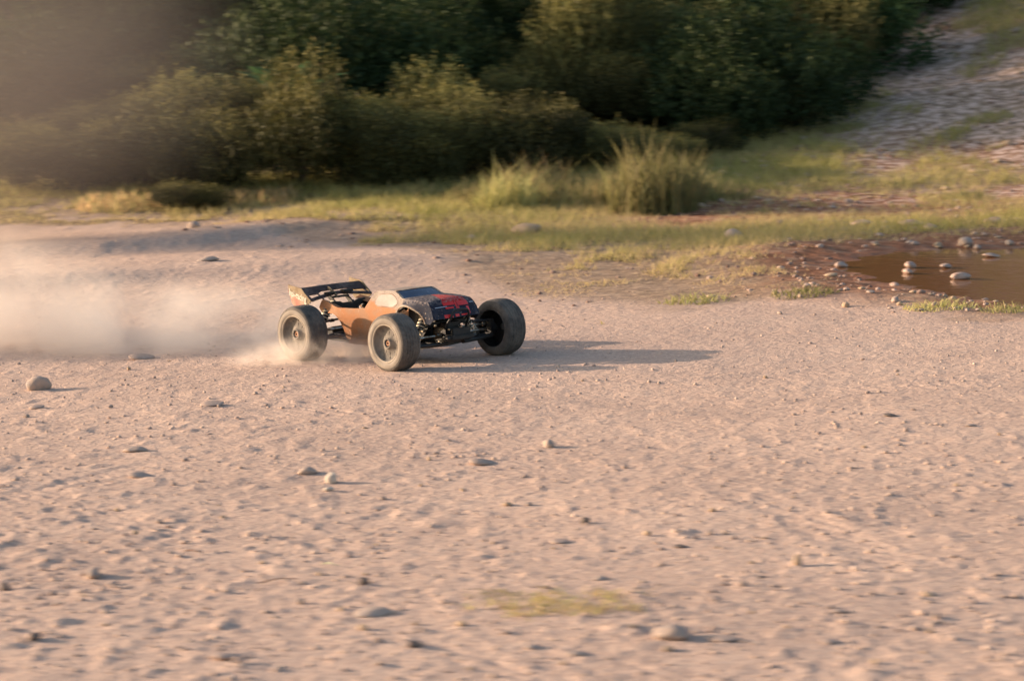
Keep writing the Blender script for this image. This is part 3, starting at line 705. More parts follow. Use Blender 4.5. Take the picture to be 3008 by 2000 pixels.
# ------------------------------------------------------------------ trees on the bank and beyond the left border
M_BARK = mat('tree_bark', (.07, .055, .045), (.14, .11, .09), 12, .9, bump=.006)
M_BIRCH = mat('birch_bark', (.34, .32, .30), (.46, .44, .42), 8, .8, c3=(.08, .07, .06), s3=9, lo=.58, hi=.62)
def canopy_mesh(seed, rad, n=5200, lf=.075, low=0):
    r = np.random.default_rng(seed); k = 16
    c = r.normal(size=(k, 3))*rad*np.array([.45, .45, .36]); rr = rad*(.25+.22*r.random(k))
    i = r.integers(0, k, n); d_ = r.normal(size=(n, 3)); d_ /= np.linalg.norm(d_, axis=1)[:, None]
    C = c[i]+d_*(rr[i]*(.5+.5*r.random(n)))[:, None]
    a = r.normal(size=(n, 3)); a /= np.linalg.norm(a, axis=1)[:, None]; b = np.cross(a, r.normal(size=(n, 3))); b /= np.linalg.norm(b, axis=1)[:, None]
    s_ = (lf*(.6+.8*r.random(n)))[:, None]
    V = np.stack([C-a*s_, C+b*s_*.55, C+a*s_, C-b*s_*.55], 1).reshape(-1, 3)
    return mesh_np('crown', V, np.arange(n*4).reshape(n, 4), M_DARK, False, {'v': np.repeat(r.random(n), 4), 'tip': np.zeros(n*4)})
CAN = [canopy_mesh(200+i, 1.9) for i in range(3)]
def tree(x, y, h, label, grp=None, bark=None, cr=1., rad=.07):
    o = bpy.data.objects.new('tree', None); COL.objects.link(o); o.location = (x, y, tz(x, y)-.05)
    mb = MB(); rs = random.Random(int(x*100+y*7)); dx, dy = rs.uniform(-.2, .2), rs.uniform(-.2, .2)
    mb.tube([(0, 0, 0), (dx*.2, dy*.2, h*.3), (dx, dy, h*.65), (dx*1.2, dy*1.2, h)], [rad*1.25, rad, rad*.7, rad*.2], 10)
    for k in range(7):
        a = rs.uniform(0, 6.28); z0 = h*(.4+.07*k); q = h*.22
        mb.tube([(dx*z0/h, dy*z0/h, z0), (dx+math.cos(a)*q*.5, dy+math.sin(a)*q*.5, z0+q*.3), (dx+math.cos(a)*q, dy+math.sin(a)*q, z0+q*.7)], [rad*.45, rad*.3, rad*.08], 6)
    mb.build('trunk', bark or M_BARK, o)
    c = link('crown', random.choice(CAN), o, (dx, dy, h*.72)); c.scale = (cr*h/5,)*3; c.rotation_euler = (0, 0, rs.uniform(0, 6))
    return tag(o, label, 'tree', grp)
x, y = survey(884*K, 200)
tree(-.95, 13.0, 5.5, 'slim pale-barked tree whose trunk shows at the top border', None, M_BIRCH, .9, .035)
TB = 'dark trees in the wood on the bank'
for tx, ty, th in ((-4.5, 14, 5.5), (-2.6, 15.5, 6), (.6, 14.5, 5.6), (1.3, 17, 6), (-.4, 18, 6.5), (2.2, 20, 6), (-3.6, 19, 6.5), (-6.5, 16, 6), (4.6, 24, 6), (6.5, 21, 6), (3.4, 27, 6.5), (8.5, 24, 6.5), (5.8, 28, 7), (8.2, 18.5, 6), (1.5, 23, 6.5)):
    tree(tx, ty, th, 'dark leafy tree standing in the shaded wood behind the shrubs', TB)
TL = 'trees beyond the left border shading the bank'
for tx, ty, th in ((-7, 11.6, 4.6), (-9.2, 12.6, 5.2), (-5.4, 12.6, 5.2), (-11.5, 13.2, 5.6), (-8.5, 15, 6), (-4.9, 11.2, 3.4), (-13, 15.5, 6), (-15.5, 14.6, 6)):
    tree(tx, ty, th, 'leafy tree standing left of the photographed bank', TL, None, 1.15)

# ------------------------------------------------------------------ the radio controlled truck
YAW = .7445; TX, TY = -.2768, 0.0
M_TYRE = mat('dusty_rubber', (.068, .061, .056), (.105, .094, .085), 60, .9, c3=(.19, .16, .135), s3=22, lo=.42, hi=.72, spec=.2)
M_SIDEWALL = mat('dust_caked_sidewall', (.22, .19, .16), (.28, .245, .21), 40, .95, spec=.03)
M_RIM = mat('dusty_rim', (.13, .118, .105), (.185, .167, .15), 45, .8, c3=(.24, .21, .18), s3=30, spec=.1)
M_LIP = mat('rim_lip', (.30, .255, .21), (.36, .31, .25), 40, .8, spec=.1)
M_HUB = mat('hub_nut', (.22, .12, .08), (.32, .18, .12), 60, .4, .6)
M_BLACK = mat('black_plastic', (.012, .012, .013), (.025, .023, .022), 60, .5, c3=(.10, .075, .055), s3=55, lo=.60, hi=.75)
M_CHROME = mat('worn_metal', (.40, .36, .30), (.55, .50, .42), 80, .3, .9, c3=(.25, .18, .12), s3=60)
M_SPRING = mat('dusty_spring', (.42, .36, .27), (.55, .48, .36), 80, .45, .4)
M_ORANGE = mat('orange_shell_mud', (.31, .12, .045), (.36, .155, .065), 22, .65, c3=(.26, .15, .09), s3=16, lo=.50, hi=.72, bump=.0008, bscale=220, spec=.3)
M_WING = mat('dark_wing', (.040, .027, .024), (.075, .048, .042), 60, .55, c3=(.17, .12, .10), s3=28, lo=.48, hi=.68, spec=.15)
M_ENDP = mat('muddy_end_plate', (.24, .185, .125), (.32, .25, .17), 60, .9, spec=.05, c3=(.20, .15, .10), s3=45, bump=.0006, bscale=300)
M_REDP = mat('red_end_plate', (.40, .12, .085), (.46, .16, .11), 50, .7, c3=(.38, .24, .17), s3=40)
M_LETTER = mat('cream_lettering', (.52, .45, .36), (.60, .52, .42), 60, .7)
M_GLASS = mat('dark_blue_windscreen', (.012, .022, .055), (.020, .040, .085), 60, .18, c3=(.14, .14, .17), s3=60, lo=.55, hi=.80, spec=.8)
M_REDG = mat('red_graphic', (.55, .012, .010), (.65, .02, .015), 60, .35, spec=.5)
M_LIGHTG = mat('pale_streak', (.35, .40, .50), (.45, .5, .6), 60, .3)
M_WINP = mat('dusty_side_window', (.28, .22, .195), (.36, .30, .27), 35, .6, c3=(.26, .16, .11), s3=24, lo=.50, hi=.66, spec=.18)
M_CREAM = mat('dusty_cream_trim', (.30, .25, .21), (.40, .35, .295), 50, .85, spec=.05, c3=(.21, .14, .10), s3=40)

def body_material():
    """painted shell: orange and muddy behind, dusty cream at the cab, blue-black with a red flash at the nose"""
    m, nt, N, L, B = nodes('painted_shell')
    B.inputs['Roughness'].default_value = .7; B.inputs['Specular IOR Level'].default_value = .08
    tc = N.new('ShaderNodeTexCoord'); sp = N.new('ShaderNodeSeparateXYZ'); L.new(tc.outputs['Object'], sp.inputs[0])
    def noise(sc, d=6, ro=.6):
        n_ = N.new('ShaderNodeTexNoise'); n_.inputs['Scale'].default_value = sc; n_.inputs['Detail'].default_value = d; n_.inputs['Roughness'].default_value = ro
        L.new(tc.outputs['Object'], n_.inputs['Vector']); return n_.outputs['Fac']
    def M_(op, a, b=None, c=None):
        x = N.new('ShaderNodeMath'); x.operation = op
        for i, v in enumerate((a, b, c)):
            if v is None: continue
            if hasattr(v, 'is_linked'): L.new(v, x.inputs[i])
            else: x.inputs[i].default_value = v
        return x.outputs[0]
    def step(v, a, b):
        r_ = N.new('ShaderNodeMapRange'); r_.interpolation_type = 'SMOOTHSTEP'
        L.new(v, r_.inputs['Value']); r_.inputs['From Min'].default_value = a; r_.inputs['From Max'].default_value = b; return r_.outputs['Result']
    def mix(f, a, b):
        x = N.new('ShaderNodeMix'); x.data_type = 'RGBA'; L.new(f, x.inputs['Factor'])
        for s, v in (('A', a), ('B', b)):
            if isinstance(v, tuple): x.inputs[s].default_value = (*v, 1)
            else: L.new(v, x.inputs[s])
        return x.outputs['Result']
    nz = noise(26); nf = noise(160, 4, .7)
    X_, Z_, Y_ = sp.outputs['X'], sp.outputs['Z'], sp.outputs['Y']
    org = mix(step(nz, .4, .62), (.36, .165, .080), (.31, .175, .105))
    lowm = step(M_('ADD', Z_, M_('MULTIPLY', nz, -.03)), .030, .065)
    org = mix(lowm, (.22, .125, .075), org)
    cream = mix(step(nz, .42, .6), (.23, .185, .155), (.31, .26, .22))
    cz = step(M_('ADD', M_('ADD', Z_, M_('MULTIPLY', X_, .18)), M_('MULTIPLY', nz, .012)), .145, .162)
    col = mix(cz, org, cream)
    navy = mix(step(nz, .45, .7), (.020, .024, .040), (.045, .05, .07))
    fz = step(M_('ADD', X_, M_('MULTIPLY', nz, .02)), .104, .114)
    col = mix(fz, col, navy)
    ay = M_('ABSOLUTE', M_('ADD', Y_, -.004))
    red = M_('MULTIPLY', step(M_('ADD', M_('ADD', M_('MULTIPLY', X_, .45), M_('MULTIPLY', nz, .02)), M_('MULTIPLY', ay, -1)), .058, .062), step(Z_, .1515, .1535))
    col = mix(M_('MULTIPLY', red, step(X_, .10, .11)), col, (.42, .012, .012))
    # dust lying on top, thick on the hood
    dust = M_('MULTIPLY', step(nf, .40, .66), step(Z_, .148, .160))
    col = mix(M_('MULTIPLY', dust, .66), col, (.34, .285, .26))
    lsp = noise(170, 3, .55)
    col = mix(M_('MULTIPLY', step(lsp, .62, .68), .55), col, (.42, .34, .28))
    spk = noise(420, 2, .5)
    col = mix(M_('MULTIPLY', step(spk, .62, .70), .7), col, (.10, .05, .03))
    L.new(col, B.inputs['Base Color'])
    bp = N.new('ShaderNodeBump'); bp.inputs['Distance'].default_value = .0008; bp.inputs['Strength'].default_value = .7; L.new(noise(300, 3), bp.inputs['Height']); L.new(bp.outputs['Normal'], B.inputs['Normal'])
    return m
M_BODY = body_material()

nrm = Vector((-.03834, 0, 1)).normalized()
fwd = Vector((math.sin(YAW), -math.cos(YAW), 0)); fwd = (fwd-nrm*fwd.dot(nrm)).normalized(); lft = nrm.cross(fwd)
truck = bpy.data.objects.new('radio_controlled_truck', None); COL.objects.link(truck)
gz = sum(tz(TX+fwd.x*a+lft.x*b, TY+fwd.y*a+lft.y*b)-(-fwd.z*-a) for a in (-.178, .178) for b in (-.175, .175))/4
truck.matrix_world = Matrix.Translation((TX, TY, tz(TX, TY)))@Matrix((fwd, lft, nrm)).transposed().to_4x4()
tag(truck, 'muddy orange and dark blue radio controlled off-road truck with high rear wing racing over gravel', 'toy truck')

RW, HW, AX, TR = .0715, .034, .1775, .175
def wheel(x, side):
    """side -1 is the side towards the photographer"""
    o_ = side
    mb = MB()      # dished rim: outer lip, barrel open to the inside
    dish = [(.030, .0475), (.031, .0460), (.027, .0445), (.021, .0425), (.0165, .036), (.0155, .026), (.018, .018), (.023, .0135), (.026, .0120), (.026, .0095), (.012, .0085), (.012, .0001)]
    mb.lathe([(a*o_, r_) for a, r_ in dish], n=60, fn=lambda j, k: 0)
    for k in range(10):      # shallow ribs on the dish
        a = 2*math.pi*k/10; c_, s_ = math.cos(a), math.sin(a)
        mb.tube([(c_*.020, .0165*o_, s_*.020), (c_*.030, .0150*o_, s_*.030), (c_*.041, .0195*o_, s_*.041)], [.0014, .0012, .0008], 6)
    w = mb.build('wheel', M_RIM, truck, angle=50); w.location = (x, side*TR, RW)
    bl_ = MB(); bl_.lathe([(a*o_, r_) for a, r_ in ((.029, .0475), (-.030, .0478), (-.0315, .0460), (.010, .0445), (.0105, .0085))], n=48); bl_.build('rim_barrel', M_BLACK, w)  # barrel coloured black so the hollow inside reads as shaded
    lip = MB(); lip.lathe([(a*o_, r_) for a, r_ in ((.0300, .0470), (.0325, .0478), (.0328, .0462), (.0305, .0440), (.0285, .0448))], n=60); lip.build('rim_lip', M_LIP, w)
    rw_ = lambda j, k: 0
    prof = [(-.031, .0476), (-.0335, .052), (-.0338, .058), (-.032, .0645), (-.029, .0684), (-.0245, .0700), (-.022, .0707), (-.0205, .0707), (-.0198, .0696), (-.0182, .0696), (-.0175, .0711),
            (-.0115, .0714), (-.0108, .0703), (-.0092, .0703), (-.0085, .0715), (-.001, .0716), (-.0006, .0705), (.0006, .0705), (.001, .0716), (.0085, .0715), (.0092, .0703), (.0108, .0703), (.0115, .0714),
            (.0175, .0711), (.0182, .0696), (.0198, .0696), (.0205, .0707), (.022, .0707), (.0245, .0700), (.029, .0684), (.032, .0645)]
    nT = 150
    def tread(j, k):
        a = prof[j][0]
        if abs(a) > .0225 or prof[j][1] < .0706: return 0
        row = int((a+.03)/.0085)
        return -.0012 if (k+row) % 3 == 0 else 0
    t = MB(); t.lathe(prof, n=nT, fn=tread); t.build('tyre', M_TYRE, w, angle=30)
    sw = MB(); sw.lathe([(a*o_, r_) for a, r_ in ((.0318, .0650), (.0330, .0610), (.0342, .0580), (.0344, .0545), (.0338, .0515), (.0325, .0490), (.0312, .0474))], n=72); sw.build('sidewall', M_SIDEWALL, w)
    sh = MB(); sh.lathe([(a*o_, r_) for a, r_ in ((.0290, .06845), (.0308, .0668), (.0318, .0650))], n=72); sh.build('tyre_shoulder', M_TYRE, w)
    hb = MB(); hb.lathe([(a*o_, r_) for a, r_ in ((.012, .0070), (.0215, .0070), (.0225, .0062), (.0225, .0030), (.0190, .0028), (.0190, .0001))], n=6 if False else 12); hb.build('hub_nut', M_HUB, w, angle=25)
    w.rotation_euler = (0, random.uniform(0, 6), 0); w.scale = (1, .90, 1)
    return w
for x in (-AX, AX):
    for sd_ in (-1, 1): wheel(x, sd_)

# shell -----------------------------------------------------------
def yw(x, z):
    y_ = .0745-.0145*max(0, min(1, (z-.125)/.055))**1.2-.012*max(0, min(1, (.105-z)/.06))
    g = math.exp(-((x-.135)/.045)**2)*math.exp(-((z-.146)/.018)**2)
    return y_+.013*g-.012*max(0, (-.16-x)/.08)
def arc(cx, cz, rx, rz, a0, a1, n):
    return [(cx+rx*math.cos(math.radians(a0+(a1-a0)*i/n)), cz+rz*math.sin(math.radians(a0+(a1-a0)*i/n))) for i in range(n+1)]
rear_arch = [(-.222, .101), (-.216, .107), (-.205, .1105), (-.192, .112), (-.178, .1115), (-.166, .108), (-.156, .101), (-.149, .092), (-.144, .078), (-.140, .064), (-.138, .050)]
front_arch = [(.066, .060), (.068, .085), (.070, .105), (.073, .122), (.080, .135), (.090, .1425), (.104, .1470), (.120, .1478), (.136, .1455), (.151, .1400), (.164, .1330), (.174, .1240), (.180, .1140), (.183, .106)]
outline = [(-.229, .143), (-.236, .138), (-.245, .121)]+rear_arch+[(-.137, .045), (-.09, .046), (-.04, .048), (.02, .051), (.064, .053)]+front_arch+[
    (.200, .105), (.214, .118), (.206, .138), (.197, .150), (.188, .158), (.165, .160), (.140, .1615), (.112, .1625), (.090, .163), (.081, .167), (.070, .173), (.056, .179), (.026, .179), (-.010, .176), (-.020, .171), (-.032, .156), (-.043, .141), (-.050, .1315), (-.09, .129), (-.150, .1275), (-.166, .129), (-.200, .137)]
def side_panel(side):
    bm = bmesh.new(); vs = [bm.verts.new((x, 0, z)) for x, z in outline]; bm.faces.new(vs)
    for z in np.arange(.05, .185, .008): bmesh.ops.bisect_plane(bm, geom=bm.verts[:]+bm.edges[:]+bm.faces[:], plane_co=(0, 0, z+.0003), plane_no=(0, 0, 1))
    for x in np.arange(-.24, .215, .012): bmesh.ops.bisect_plane(bm, geom=bm.verts[:]+bm.edges[:]+bm.faces[:], plane_co=(x+.0004, 0, 0), plane_no=(1, 0, 0))
    bmesh.ops.remove_doubles(bm, verts=bm.verts, dist=1e-5)
    for v in bm.verts: v.co.y = side*yw(v.co.x, v.co.z)
    bmesh.ops.recalc_face_normals(bm, faces=bm.faces)
    bmesh.ops.solidify(bm, geom=bm.faces[:], thickness=-.0016*(1))
    bmesh.ops.recalc_face_normals(bm, faces=bm.faces)
    for f in bm.faces: f.smooth = True
    for e in bm.edges:
        if e.is_manifold and e.calc_face_angle(0) > .8: e.smooth = False
    me = bpy.data.meshes.new('side_panel'); bm.to_mesh(me); bm.free(); me.materials.append(M_BODY); return link('side_panel', me, truck)
for sd_ in (-1, 1): side_panel(sd_)
def bow(x, s): return x+(.011 if x > .17 else .006 if x > .05 else 0)*(1-s*s)
def skin(name, prof, m, off=0., s0=-1, s1=1, n=16, parent=truck, thick=.0016):
    """prof = [(x, z, crown)]: a sheet across the truck between the two side panels"""
    V = []; F = []
    for x, z, cr in prof:
        h_ = yw(x, z)
        for i in range(n+1):
            s = s0+(s1-s0)*i/n
            V.append((bow(x, s), s*h_, z+cr*(1-s*s)-.0006*(1 if abs(s) > .999 else 0)))
    F = [(i*(n+1)+j, i*(n+1)+j+1, (i+1)*(n+1)+j+1, (i+1)*(n+1)+j) for i in range(len(prof)-1) for j in range(n)]
    bm = bmesh.new(); vs = [bm.verts.new(v) for v in V]; [bm.faces.new([vs[k] for k in f]) for f in F]
    bmesh.ops.recalc_face_normals(bm, faces=bm.faces); bm.normal_update()
    if sum(f.normal.z+f.normal.x*.5 for f in bm.faces) < 0: bmesh.ops.reverse_faces(bm, faces=bm.faces); bm.normal_update()
    for v, nn_ in [(v, v.normal.copy()) for v in bm.verts]: v.co += nn_*off
    bmesh.ops.solidify(bm, geom=bm.faces[:], thickness=thick); bmesh.ops.recalc_face_normals(bm, faces=bm.faces)
    for f in bm.faces: f.smooth = True
    for e in bm.edges:
        if e.is_manifold and e.calc_face_angle(0) > .6: e.smooth = False
    me = bpy.data.meshes.new(name); bm.to_mesh(me); bm.free(); me.materials.append(m); return link(name, me, parent)
skin('roof', [(-.032, .156, .001), (-.020, .171, .0015), (-.010, .176, .002), (.026, .179, .0015), (.056, .179, .0015)], M_BODY)
hood = skin('hood', [(.090, .163, .002), (.100, .1628, .003), (.112, .1625, .0045), (.140, .1618, .006), (.165, .1605, .006), (.180, .1600, .005), (.188, .158, .004), (.192, .1545, .003), (.197, .150, .0025), (.206, .138, .002), (.214, .118, 0)], M_BODY)
skin('windscreen', [(.056, .1785, .0015), (.070, .1728, .002), (.081, .1668, .002), (.090, .1628, .002)], M_GLASS, 0, -.93, .93, 16)
for s0, s1 in ((-1, -.93), (.93, 1)): skin('windscreen_pillar', [(.056, .179, .0015), (.070, .173, .002), (.081, .1670, .002), (.090, .163, .002)], M_CREAM, .0006, s0, s1, 3)
skin('windscreen_rim', [(.050, .1791, .0015), (.0575, .1787, .0015)], M_CREAM, .0012, -.95, .95, 14)
# red graphic bars and pale streaks printed on the nose
HP = [(.1895, .1565, .0038), (.192, .1545, .003), (.197, .150, .0025), (.206, .138, .002), (.214, .118, 0)]
def face(t):
    ts = [0, .05, .16, .47, 1.0]
    k = max(i for i in range(4) if ts[i] <= t or i == 0); q = (t-ts[k])/(ts[k+1]-ts[k])
    return tuple(HP[k][i]+(HP[k+1][i]-HP[k][i])*q for i in range(3))
def bar(name, t0, t1, s0, s1, m, off=.0012): return skin(name, [face(t0+(t1-t0)*i/4) for i in range(5)], m, off, s0, s1, 6, hood, .0005)
for a in ((.10, .26, -.52, -.06), (.10, .34, .08, .60), (.36, .46, -.48, -.14), (.78, .97, -.60, -.26), (.80, .95, -.16, .0), (.38, .62, .0, .10), (.14, .5, -.04, .05), (.42, .86, .42, .54), (.84, .92, .10, .5)):
    bar('red_marking', *a, M_REDG)
for a in ((.30, .335, -.86, -.40), (.20, .235, .70, .95)): bar('pale_streak', *a, M_LIGHTG, .0014)
# side windows and trims
def side_patch(name, pts, side, m, off=.0022, thick=.0012):
    bm = bmesh.new(); vs = [bm.verts.new((x, 0, z)) for x, z in pts]; bm.faces.new(vs)
    for z in np.arange(.13, .185, .008): bmesh.ops.bisect_plane(bm, geom=bm.verts[:]+bm.edges[:]+bm.faces[:], plane_co=(0, 0, z+.0001), plane_no=(0, 0, 1))
    for x in np.arange(-.03, .12, .012): bmesh.ops.bisect_plane(bm, geom=bm.verts[:]+bm.edges[:]+bm.faces[:], plane_co=(x+.0002, 0, 0), plane_no=(1, 0, 0))
    for v in bm.verts: v.co.y = side*(yw(v.co.x, v.co.z)+off)
    bmesh.ops.solidify(bm, geom=bm.faces[:], thickness=thick); bmesh.ops.recalc_face_normals(bm, faces=bm.faces)
    for f in bm.faces: f.smooth = True
    for e in bm.edges:
        if e.is_manifold and e.calc_face_angle(0) > .6: e.smooth = False
    me = bpy.data.meshes.new(name); bm.to_mesh(me); bm.free(); me.materials.append(m); return link(name, me, truck)
for sd_ in (-1, 1):
    wpts = [(-.012, .146), (-.010, .156), (-.001, .1665), (.008, .1700), (.048, .1710), (.060, .166), (.074, .155), (.074, .148), (.056, .1400), (-.002, .1400)]
    side_patch('side_window', wpts, sd_, M_WINP, .0008)
    mb = MB(); mb.tube([(x, sd_*(yw(x, z)+.0008), z) for x, z in wpts+[wpts[0]]], .0016, 6); mb.build('window_frame', M_CREAM, truck)
    mb = MB(); mb.tube([(x, sd_*(yw(x, z)+.0015), z) for x, z in front_arch[3:]], .0028, 8); mb.build('wheel_arch_lip', M_CREAM, truck)
    mb = MB(); mb.tube([(x, sd_*(yw(x, z)+.0006), z) for x, z in rear_arch[:-2]], .0018, 8); mb.build('wheel_arch_lip', M_ORANGE, truck)
    # dark sheets added in place of shade, so the wheel wells read hollow
    mb = MB(); mb.plate([(.075, .06), (.080, .135), (.16, .140), (.182, .110), (.15, .09), (.12, .055)], .002, 'y', sd_*.040); mb.build('wheel_well_shade', M_BLACK, truck)
# folded flange of the rear deck
mb = MB()
for sd_ in (-1, 1):
    mb.add([(-.229, sd_*(yw(-.229, .143)), .143), (-.200, sd_*yw(-.2, .137), .137), (-.166, sd_*yw(-.166, .129), .129), (-.166, sd_*.052, .1245), (-.200, sd_*.046, .131), (-.229, sd_*.044, .137)], [(0, 1, 4, 5), (1, 2, 3, 4)])
mb.build('deck_flange', M_ORANGE, truck)
mb = MB(); mb.plate([(-.056, .160-.03), (.056, .130), (.048, .160), (-.048, .160)], .0015, 'x', -.030); mb.build('cab_bulkhead', M_BLACK, truck)

# chassis, engine, running gear ---------------------------------------
mb = MB(); mb.plate([(-.245, .046), (-.225, .037), (-.13, .034), (.13, .036), (.185, .048), (.232, .068), (.230, .074), (.18, .055), (.125, .042), (-.13, .040), (-.222, .043)], .096, 'y', 0); mb.build('chassis', M_BLACK, truck)
for sd_ in (-1, 1):
    mb = MB(); mb.box((-.03, sd_*.060, .044), (.20, .020, .014), taper=.9); mb.build('side_guard', M_ORANGE if sd_ < 0 else M_BLACK, truck, bevel=.002)
mb = MB(); mb.box((-.045, .012, .066), (.060, .036, .044)); mb.box((-.045, .012, .094), (.040, .036, .012)); mb.build('engine_block', M_BLACK, truck, bevel=.003)
mb = MB()
for k in range(6): mb.lathe([(.103+.0042*k, .001), (.103+.0042*k, .019), (.105+.0042*k, .019), (.105+.0042*k, .001)], (-.045, .012, 0), 24, 'z')
mb.build('cooling_head', M_BLACK, truck)
mb = MB(); mb.box((.03, -.030, .075), (.10, .045, .060)); mb.build('receiver_box', M_BLACK, truck, bevel=.004)
mb = MB(); mb.box((.03, .034, .070), (.080, .040, .052)); mb.build('fuel_tank', M_BLACK, truck, bevel=.006)
mb = MB(); mb.tube([(-.09, .03, .06), (-.12, .045, .075), (-.16, .050, .080), (-.20, .045, .075)], [.006, .010, .012, .007], 12); mb.build('exhaust_pipe', M_BLACK, truck)
for s_ in (-1, 1):       # front and rear gear housings
    mb = MB(); mb.box((s_*.175, 0, .072), (.050, .046, .046)); mb.box((s_*.150, 0, .066), (.030, .030, .034)); mb.build('gear_housing', M_BLACK, truck, bevel=.004)
# shock towers
mb = MB(); mb.plate([(-.022, .085), (.022, .085), (.030, .112), (.056, .128), (.054, .137), (.030, .135), (.014, .128), (-.014, .128), (-.030, .135), (-.054, .137), (-.056, .128), (-.030, .112)], .004, 'x', .156); mb.build('shock_tower', M_BLACK, truck)
mb = MB(); mb.plate([(-.022, .085), (.022, .085), (.034, .118), (.058, .130), (.054, .138), (.028, .136), (.012, .128), (-.012, .128), (-.028, .136), (-.054, .138), (-.058, .130), (-.034, .118)], .004, 'x', -.2035); mb.build('shock_tower', M_BLACK, truck)
for s_ in (-1, 1):
    for sd_ in (-1, 1):
        xx = s_*AX
        mb = MB()        # lower arm: two rails, cross pieces
        mb.tube([(xx-.022, sd_*.026, .054), (xx-.012, sd_*.085, .053), (xx-.008, sd_*.138, .056)], [.0060, .0052, .0058], 8)
        mb.tube([(xx+.026, sd_*.026, .054), (xx+.014, sd_*.085, .053), (xx+.008, sd_*.138, .056)], [.0060, .0052, .0058], 8)
        mb.box((xx, sd_*.060, .054), (.036, .008, .008)); mb.box((xx, sd_*.100, .054), (.026, .012, .009)); mb.box((xx, sd_*.135, .057), (.024, .010, .012))
        mb.build('lower_arm', M_BLACK, truck)
        mb = MB(); mb.tube([(xx-s_*.010, sd_*.030, .098), (xx-s_*.004, sd_*.140, .092)], .0030, 8); mb.box((xx-s_*.007, sd_*.085, .095), (.008, .012, .008)); mb.build('upper_link', M_BLACK, truck)
        mb = MB(); mb.tube([(xx, sd_*.026, .072), (xx, sd_*.130, .0715)], .0034, 8); mb.lathe([(sd_*.026, .008), (sd_*.040, .008)], (xx, 0, .072), 12); mb.build('drive_shaft', M_CHROME, truck)
        mb = MB(); mb.box((xx, sd_*.143, .074), (.020, .012, .044)); mb.lathe([(sd_*.140, .014), (sd_*.158, .013), (sd_*.158, .001)], (xx, 0, .0715), 18); mb.build('hub_carrier', M_BLACK, truck, bevel=.002)
        # shock absorber leaning from tower to arm
        xs = .162 if s_ > 0 else -.211
        p0 = Vector((xs, sd_*.050, .132)); p1 = Vector((xs+(.004 if s_ > 0 else 0), sd_*.104, .060)); d_ = p1-p0
        mb = MB(); mb.tube([p0, p0+d_*.10, p0+d_*.12, p0+d_*.55, p0+d_*.56], [.0055, .0055, .0085, .0085, .004], 14); mb.tube([p0+d_*.55, p1], .0020, 8); mb.tube([p0+d_*.90, p0+d_*.93], .0095, 14); mb.tube([p1-Vector((.005, 0, 0)), p1+Vector((.005, 0, 0))], .005, 10)
        shk = mb.build('shock_absorber', M_BLACK, truck)
        t_ = d_.normalized(); a_ = t_.orthogonal().normalized(); b_ = t_.cross(a_)
        mb = MB(); mb.tube([p0+d_*(.22+.68*k/72)+(a_*math.cos(k*2*math.pi*7/72)+b_*math.sin(k*2*math.pi*7/72))*.0108 for k in range(73)], .0016, 6); mb.build('spring', M_SPRING, shk)
# steering: bellcranks, tie rods
for sd_ in (-1, 1):
    mb = MB(); mb.tube([(.135, sd_*.018, .085), (.158, sd_*.070, .084), (.160, sd_*.140, .082)], .0024, 8); mb.tube([(.158, sd_*.134, .082), (.160, sd_*.142, .082)], .005, 8); mb.tube([(.148, sd_*.050, .0845), (.152, sd_*.062, .0845)], .0042, 8); mb.build('steering_rod', M_CHROME, truck)
mb = MB()
for yy, zz in ((-.030, .066), (-.012, .064), (-.020, .088), (.014, .090), (-.040, .060), (-.034, .098)): mb.lathe([(0, .0001), (.002, .0032), (.005, .0032), (.006, .0001)], (0, 0, 0), 8); 
mb = MB()
for xx, yy, zz in ((.203, -.036, .070), (.203, -.018, .088), (.203, .004, .070), (.200, .022, .092), (.196, -.046, .060), (.190, -.052, .100)):
    mb.tube([(xx, yy, zz), (xx+.005, yy, zz)], [.0034, .0026], 8)
mb.build('mounting_screws', M_CHROME, truck)['kind'] = 'stuff'
mb = MB(); mb.box((.172, 0, .1035), (.016, .120, .007)); mb.box((.190, 0, .100), (.022, .050, .010)); mb.build('front_brace', M_BLACK, truck, bevel=.0015)
mb = MB(); mb.plate([(.196, -.026), (.222, -.044), (.236, -.036), (.241, 0), (.236, .036), (.222, .044), (.196, .026)], .010, 'z', .070)
mb.box((.226, 0, .082), (.010, .060, .020)); mb.build('front_bumper', M_BLACK, truck, bevel=.002)
mb = MB(); mb.tube([(.208, -.034, .090), (.216, -.033, .105), (.226, -.030, .118), (.229, -.026, .131), (.230, -.020, .1365), (.231, 0, .1385), (.230, .020, .1365), (.229, .026, .131), (.226, .030, .118), (.216, .033, .105), (.208, .034, .090)], .0030, 10); mb.build('bumper_hoop', M_BLACK, truck)
mb = MB()
for sd_ in (-1, 1): mb.tube([(.166, sd_*.038, .106), (.172, sd_*.038, .128), (.173, sd_*.038, .150)], .0020, 8)
mb.build('body_posts', M_CHROME, truck)
mb = MB(); mb.plate([(-.262, .062), (-.240, .040), (-.225, .040), (-.232, .070)], .07, 'y', 0); mb.build('rear_bumper', M_BLACK, truck, bevel=.002)

